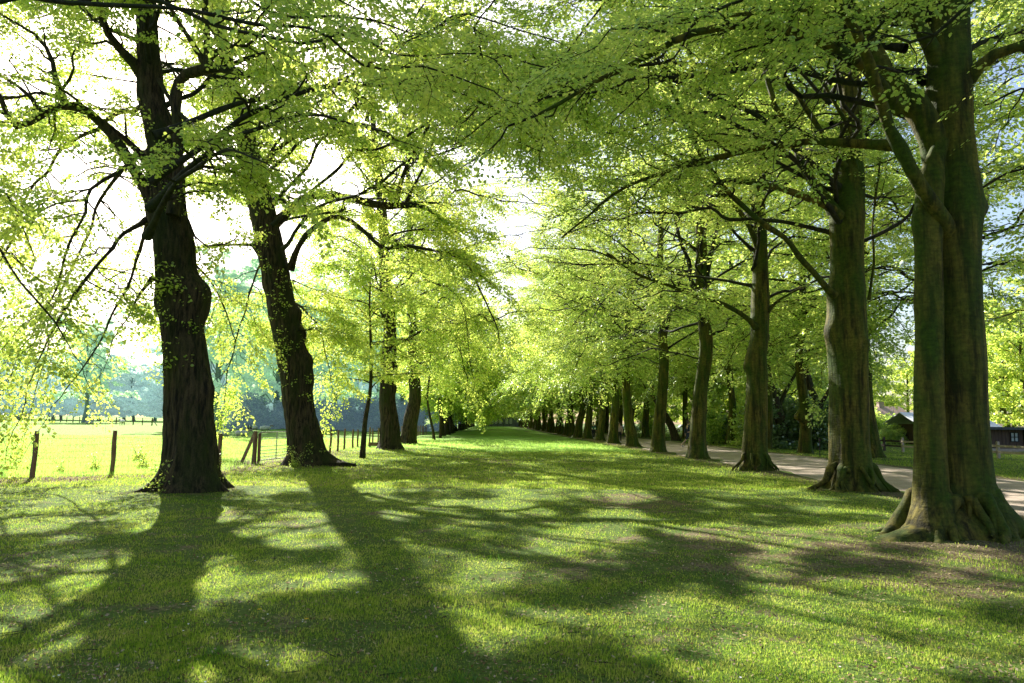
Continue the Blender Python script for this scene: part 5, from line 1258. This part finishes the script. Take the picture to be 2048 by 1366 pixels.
make_car((.72, .74, .78), 'white parked car glimpsed right of the sixth right-row beech', 31.5, 135, .1)
make_car((.30, .38, .50), 'blue-grey parked car glimpsed between beeches left of the leaning dark trunk', 26.0, 133, .05)
make_car((.70, .70, .74), 'pale parked car glimpsed beside the leaning dark trunk', 37.5, 136, -.05)

# thin stake by the path
g = gp(1640, 914); sk = thing('wooden_stake', 'thin upright stake in the verge right of the burled beech', 'stake', (g.x, g.y, 0))
a = Acc(); a.tube([(0, 0, -.05), (.01, 0, .95)], [.022, .018], 7); link('shaft', a.mesh('shaft', M['wood_dark']), sk)
a = Acc(); a.box((.01, -.02, .86), (.10, .01, .14)); link('marker', a.mesh('marker', M['wood_dark']), sk)

# ================================================================== sheep
M['wool'] = plain_mat('wool', (.50, .47, .42), (.70, .67, .61), 14, .95, .8, dist=.04)
M['face'] = plain_mat('sheep_face', (.20, .17, .15), (.34, .30, .27), 8, .8, .1)
def sheep(x, y, rz, lying, label):
    s = thing('sheep', label, 'sheep', (x, y, float(ground_h(x, y))), 'sheep in the pasture', rz)
    bm = bmesh.new(); zc = .30 if lying else .58
    bmesh.ops.create_icosphere(bm, subdivisions=4, radius=1)
    for v in bm.verts:
        n = v.co.copy(); t = n.x
        v.co = Vector((n.x*.55, n.y*(.27-.04*t), zc+n.z*(.27 if n.z > 0 else .26)))
        v.co += n*(.03*float(vnoise(n.x*6, n.y*6, n.z*6, 4)))
        if n.x > .55: v.co.z += (n.x-.55)*.22; v.co.x += (n.x-.55)*.25; v.co.y *= .75
        if lying and v.co.z < .04: v.co.z = .04+(v.co.z-.04)*.2
    me = bpy.data.meshes.new('fleece'); bm.to_mesh(me); bm.free(); me.materials.append(M['wool'])
    for p in me.polygons: p.use_smooth = True
    link('body', me, s)
    a = Acc(); zh = zc+.30
    a.tube([(.55, 0, zh-.10), (.66, 0, zh-.01), (.78, 0, zh-.04), (.90, 0, zh-.14), (.93, 0, zh-.17)], [.10, .105, .085, .055, .03], 10); hd = link('head', a.mesh('head', M['face'], True), s)
    for e in (-1, 1):
        a = Acc(); a.tube([(.66, e*.08, zh+.04), (.65, e*.14, zh+.03), (.64, e*.20, zh-.01)], [.012, .028, .006], 6); link('ear', a.mesh('ear', M['face'], True), hd)
    for fx in (.36, -.38):
        for e in (-1, 1):
            a = Acc()
            if lying: a.tube([(fx, e*.20, .14), (fx+.16, e*.26, .08), (fx-.04, e*.27, .045)], [.06, .04, .025], 7)
            elif fx > 0: a.tube([(fx, e*.13, .48), (fx+.01, e*.13, .26), (fx-.005, e*.13, .05), (fx+.02, e*.13, 0)], [.06, .035, .026, .032], 7)
            else: a.tube([(fx, e*.13, .48), (fx+.05, e*.13, .34), (fx-.06, e*.13, .22), (fx-.02, e*.13, .03), (fx, e*.13, 0)], [.08, .055, .03, .026, .032], 7)
            link('leg', a.mesh('leg', M['face'], True), s)
    return s
for px, Y, rz, ly, lab in [(447, 62, .1, 1, 'sheep lying nearest the blue-grey trunk, left of the pair in the pasture shade'), (484, 63, .2, 1, 'large sheep lying just left of the wooden gate brace'),
                           (510, 90, 2.0, 1, 'small distant sheep lying directly above the gate post'), (530, 88, .4, 1, 'small distant sheep lying above the gate top rail'),
                           (244, 118, 2.6, 0, 'white sheep standing at the far pasture fence left of the thickest lime'), (5, 165, .3, 0, 'sheep standing at the far left edge of the pasture'), (178, 128, .2, 1, 'tiny pale sheep lying at the middle of the far fence')]:
    g = at(px, 850, Y); o = sheep(g.x, Y, rz, ly, lab)
    if Y > 80: o.scale = (1.1, 1.1, 1.1)

# ================================================================== people on the path
M['skin'] = plain_mat('skin', (.50, .30, .22), (.58, .37, .28), 20, .6, .05)
M['hair'] = plain_mat('dark_hair', (.03, .02, .015), (.07, .045, .03), 20, .6, .2)
M['teal'] = plain_mat('teal_cloth', (.01, .09, .10), (.02, .13, .15), 12, .9, .2)
M['pink'] = plain_mat('pink_grey_cloth', (.38, .28, .32), (.55, .36, .38), 18, .9, .2)
M['navy'] = plain_mat('navy_cloth', (.012, .02, .05), (.03, .04, .08), 12, .9, .2)
M['trouser'] = plain_mat('black_trousers', (.015, .015, .02), (.03, .03, .04), 12, .9, .2)
M['shoe'] = plain_mat('pale_shoe', (.40, .36, .36), (.55, .5, .5), 12, .7, .1)
def skin_obj(name, verts, edges, radii, mat, parent, root=0, sub=2):
    me = bpy.data.meshes.new(name); me.from_pydata([tuple(v) for v in verts], edges, []); me.update()
    o = link(name, me, parent); me.materials.append(mat)
    sk = o.modifiers.new('skin', 'SKIN'); sk.use_smooth_shade = True
    for i, v in enumerate(me.skin_vertices[0].data): v.radius = radii[i] if isinstance(radii[i], tuple) else (radii[i], radii[i]); v.use_root = (i == root)
    sb = o.modifiers.new('sub', 'SUBSURF'); sb.levels = sub; sb.render_levels = sub
    return o
def person(x, y, rz, label, top, bottom, shorts=False, stride=.25, h=1.68, phase=1, hair_long=True):
    s = h/1.70; root = thing('person', label, 'person', (x, y, .02), None, rz); root.scale = (s, s, s)
    st_ = stride*phase
    V = {'pel': (0, 0, .95), 'wai': (0, .0, 1.10), 'che': (0, -.01, 1.30), 'nk': (0, 0, 1.46), 'hd': (0, .01, 1.56), 'hd2': (0, .02, 1.65)}
    E = [('pel', 'wai'), ('wai', 'che'), ('che', 'nk'), ('nk', 'hd'), ('hd', 'hd2')]
    Rr = {'pel': (.13, .10), 'wai': (.115, .085), 'che': (.145, .095), 'nk': .05, 'hd': .075, 'hd2': .085}
    for sd_, sg in (('l', 1), ('r', -1)):
        f = st_*sg
        V.update({'hip'+sd_: (.09*sg, 0, .88), 'kn'+sd_: (.10*sg, f*.55+.04, .50), 'an'+sd_: (.10*sg, f-(.10 if f < 0 else 0), .09+(.06 if f < 0 else 0)), 'to'+sd_: (.10*sg, f+.14-(.08 if f < 0 else 0), .04),
                  'sh'+sd_: (.17*sg, 0, 1.39), 'el'+sd_: (.23*sg, -f*.3-.02, 1.12), 'wr'+sd_: (.22*sg, -f*.6+.10, .90), 'pm'+sd_: (.215*sg, -f*.65+.13, .83)})
        E += [('pel', 'hip'+sd_), ('hip'+sd_, 'kn'+sd_), ('kn'+sd_, 'an'+sd_), ('an'+sd_, 'to'+sd_), ('che', 'sh'+sd_), ('sh'+sd_, 'el'+sd_), ('el'+sd_, 'wr'+sd_), ('wr'+sd_, 'pm'+sd_)]
        Rr.update({'hip'+sd_: .085, 'kn'+sd_: .055, 'an'+sd_: .038, 'to'+sd_: .032, 'sh'+sd_: .05, 'el'+sd_: .038, 'wr'+sd_: .027, 'pm'+sd_: (.034, .02)})
        pz = V['pm'+sd_]
        for j, (dx, dl) in enumerate(((-.024, .07), (-.008, .08), (.008, .075), (.022, .06))):
            a_, b_, c_ = f'f{j}a{sd_}', f'f{j}b{sd_}', f'f{j}c{sd_}'
            V[a_] = (pz[0], pz[1]+dx, pz[2]-.04); V[b_] = (pz[0]-.006*sg, pz[1]+dx+.004, pz[2]-.04-dl*.5); V[c_] = (pz[0]-.02*sg, pz[1]+dx+.01, pz[2]-.04-dl)
            E += [('pm'+sd_, a_), (a_, b_), (b_, c_)]; Rr.update({a_: .010, b_: .009, c_: .007})
        V['ta'+sd_] = (pz[0]-.01*sg, pz[1]+.04, pz[2]-.01); V['tb'+sd_] = (pz[0]-.02*sg, pz[1]+.055, pz[2]-.05); E += [('pm'+sd_, 'ta'+sd_), ('ta'+sd_, 'tb'+sd_)]; Rr.update({'ta'+sd_: .011, 'tb'+sd_: .008})
    V['nose'] = (0, .115, 1.585); E.append(('hd', 'nose')); Rr['nose'] = .014
    ks = list(V); ix = {k: i for i, k in enumerate(ks)}
    skin_obj('body', [V[k] for k in ks], [(ix[a], ix[b]) for a, b in E], [Rr[k] for k in ks], M['skin'], root)
    def garment(name, keys, edges, grow, mat):
        kk = list(keys); jx = {k: i for i, k in enumerate(kk)}
        rad = []
        for k in kk:
            r_ = Rr[k]; rad.append((r_[0]+grow, r_[1]+grow) if isinstance(r_, tuple) else (r_+grow, r_+grow))
        skin_obj(name, [V[k] for k in kk], [(jx[a], jx[b]) for a, b in edges], rad, mat, root)
    garment('top', ['wai', 'pel', 'che', 'shl', 'shr', 'ell', 'elr', 'wrl', 'wrr'], [('wai', 'pel'), ('wai', 'che'), ('che', 'shl'), ('che', 'shr'), ('shl', 'ell'), ('shr', 'elr'), ('ell', 'wrl'), ('elr', 'wrr')], .018, top)
    leg_ks = ['pel', 'hipl', 'hipr', 'knl', 'knr']; le = [('pel', 'hipl'), ('pel', 'hipr'), ('hipl', 'knl'), ('hipr', 'knr')]
    if not shorts: leg_ks += ['anl', 'anr']; le += [('knl', 'anl'), ('knr', 'anr')]
    garment('shorts' if shorts else 'trousers', leg_ks, le, .02, bottom)
    for sd_ in 'lr': garment('shoe', ['to'+sd_, 'an'+sd_], [('to'+sd_, 'an'+sd_)], .014, M['shoe'])
    bm = bmesh.new(); bmesh.ops.create_icosphere(bm, subdivisions=3, radius=1)
    for v in bm.verts:
        n = v.co.copy(); v.co = Vector((n.x*.098, n.y*.108-.012, 1.625+n.z*.105))
        if n.z < -.1 and n.y < .1: v.co.z -= .10 if hair_long else .0
        if n.y > .45 and n.z < .45: v.co.y -= .07
    me = bpy.data.meshes.new('hair'); bm.to_mesh(me); bm.free(); me.materials.append(M['hair'])
    for p_ in me.polygons: p_.use_smooth = True
    link('hair', me, root)
    a = Acc()
    for e in (-1, 1):
        a.box((e*.032, .098, 1.61), (.018, .008, .010))
    a.box((0, .100, 1.545), (.045, .008, .008)); link('face_features', a.mesh('face_features', M['hair']), root)
    return root
g = at(1238, 880, 57); person(g.x+.05, 57, PI-.2, 'person in pink and grey top walking between two beech trunks', M['pink'], M['trouser'], h=1.62)
g = at(1187, 880, 70); person(g.x, 70, PI+.1, 'person in a dark teal top partly hidden behind a slim beech', M['teal'], M['trouser'], h=1.66, stride=.15)
g = at(1374, 884, 47); person(g.x+.1, 47, -PI/2, 'person in navy shorts striding, almost hidden by the forked beech', M['navy'], M['navy'], shorts=True, h=1.76, stride=.42, phase=-1, hair_long=False)

# ================================================================== small plants on the ground
M['petal'] = plain_mat('dandelion_petals', (.75, .50, .02), (.85, .62, .04), 30, .8, .2)
for k, (px, py) in enumerate([(612, 1256), (518, 1238), (372, 1220), (1178, 1240)]):
    g = gp(px, py); d_ = thing('dandelion', ['yellow dandelion head with a seed clock beside it in the near lawn', 'small dandelion left of the brightest dandelion', 'small dandelion in the shade of the thickest lime', 'lone dandelion near the bottom middle of the lawn'][k], 'flower', (g.x, g.y, float(ground_h(g.x, g.y))), 'dandelions in the lawn')
    a = Acc(); a.tube([(0, 0, -.01), (.004, 0, .03), (.0, .004, .06)], [.002, .002, .002], 5); link('stem', a.mesh('stem', M['leaf_deep']), d_)
    a = Acc(); r = np.random.RandomState(k)
    for j in range(34):
        an = j*2.399; rr2 = .004+.016*math.sqrt(j/34); s_ = math.sin(an), math.cos(an)
        a.add(np.array([(0, 0, .058), (rr2*s_[0]-.002*s_[1], rr2*s_[1]+.002*s_[0], .066-.004*j/34), (rr2*1.15*s_[0], rr2*1.15*s_[1], .067-.006*j/34), (rr2*s_[0]+.002*s_[1], rr2*s_[1]-.002*s_[0], .066-.004*j/34)]), np.array([[0, 1, 2, 3]]))
    link('flower_head', a.mesh('flower_head', M['petal']), d_)
# nettles / seedlings along the fence foot and tree foot
S_WD = shrub_var(311, .5, .38, 60, .06, M['leaf_lime'], 4)
for k, (px, py, s_) in enumerate([(190, 942, .5), (278, 922, .7), (285, 938, .6), (120, 947, .4), (318, 982, .5), (425, 982, .7), (590, 935, .5), (638, 927, .7), (395, 985, .4)]):
    g = gp(px, py); put_shrub('leafy_weed', S_WD, g.x, g.y, s_, s_, 'small leafy weed clump at the foot of the thickest lime' if k in (4, 5, 8) else 'small leafy weed clump at the foot of the leaning lime' if k in (6, 7) else 'small leafy weed clump by the pasture wire fence', 'weeds around the left fence and trunks', z=float(ground_h(g.x, g.y)), cat='weed')

scene.view_settings.view_transform = 'Standard'; scene.view_settings.look = 'None'; scene.view_settings.exposure = 0
scene.render.engine = 'CYCLES'
scene.cycles.use_denoising = True
scene.cycles.max_bounces = 8; scene.cycles.transmission_bounces = 6; scene.cycles.diffuse_bounces = 5; scene.cycles.glossy_bounces = 2
scene.cycles.sample_clamp_indirect = 6
print('done', round(time.time()-T0_, 1))
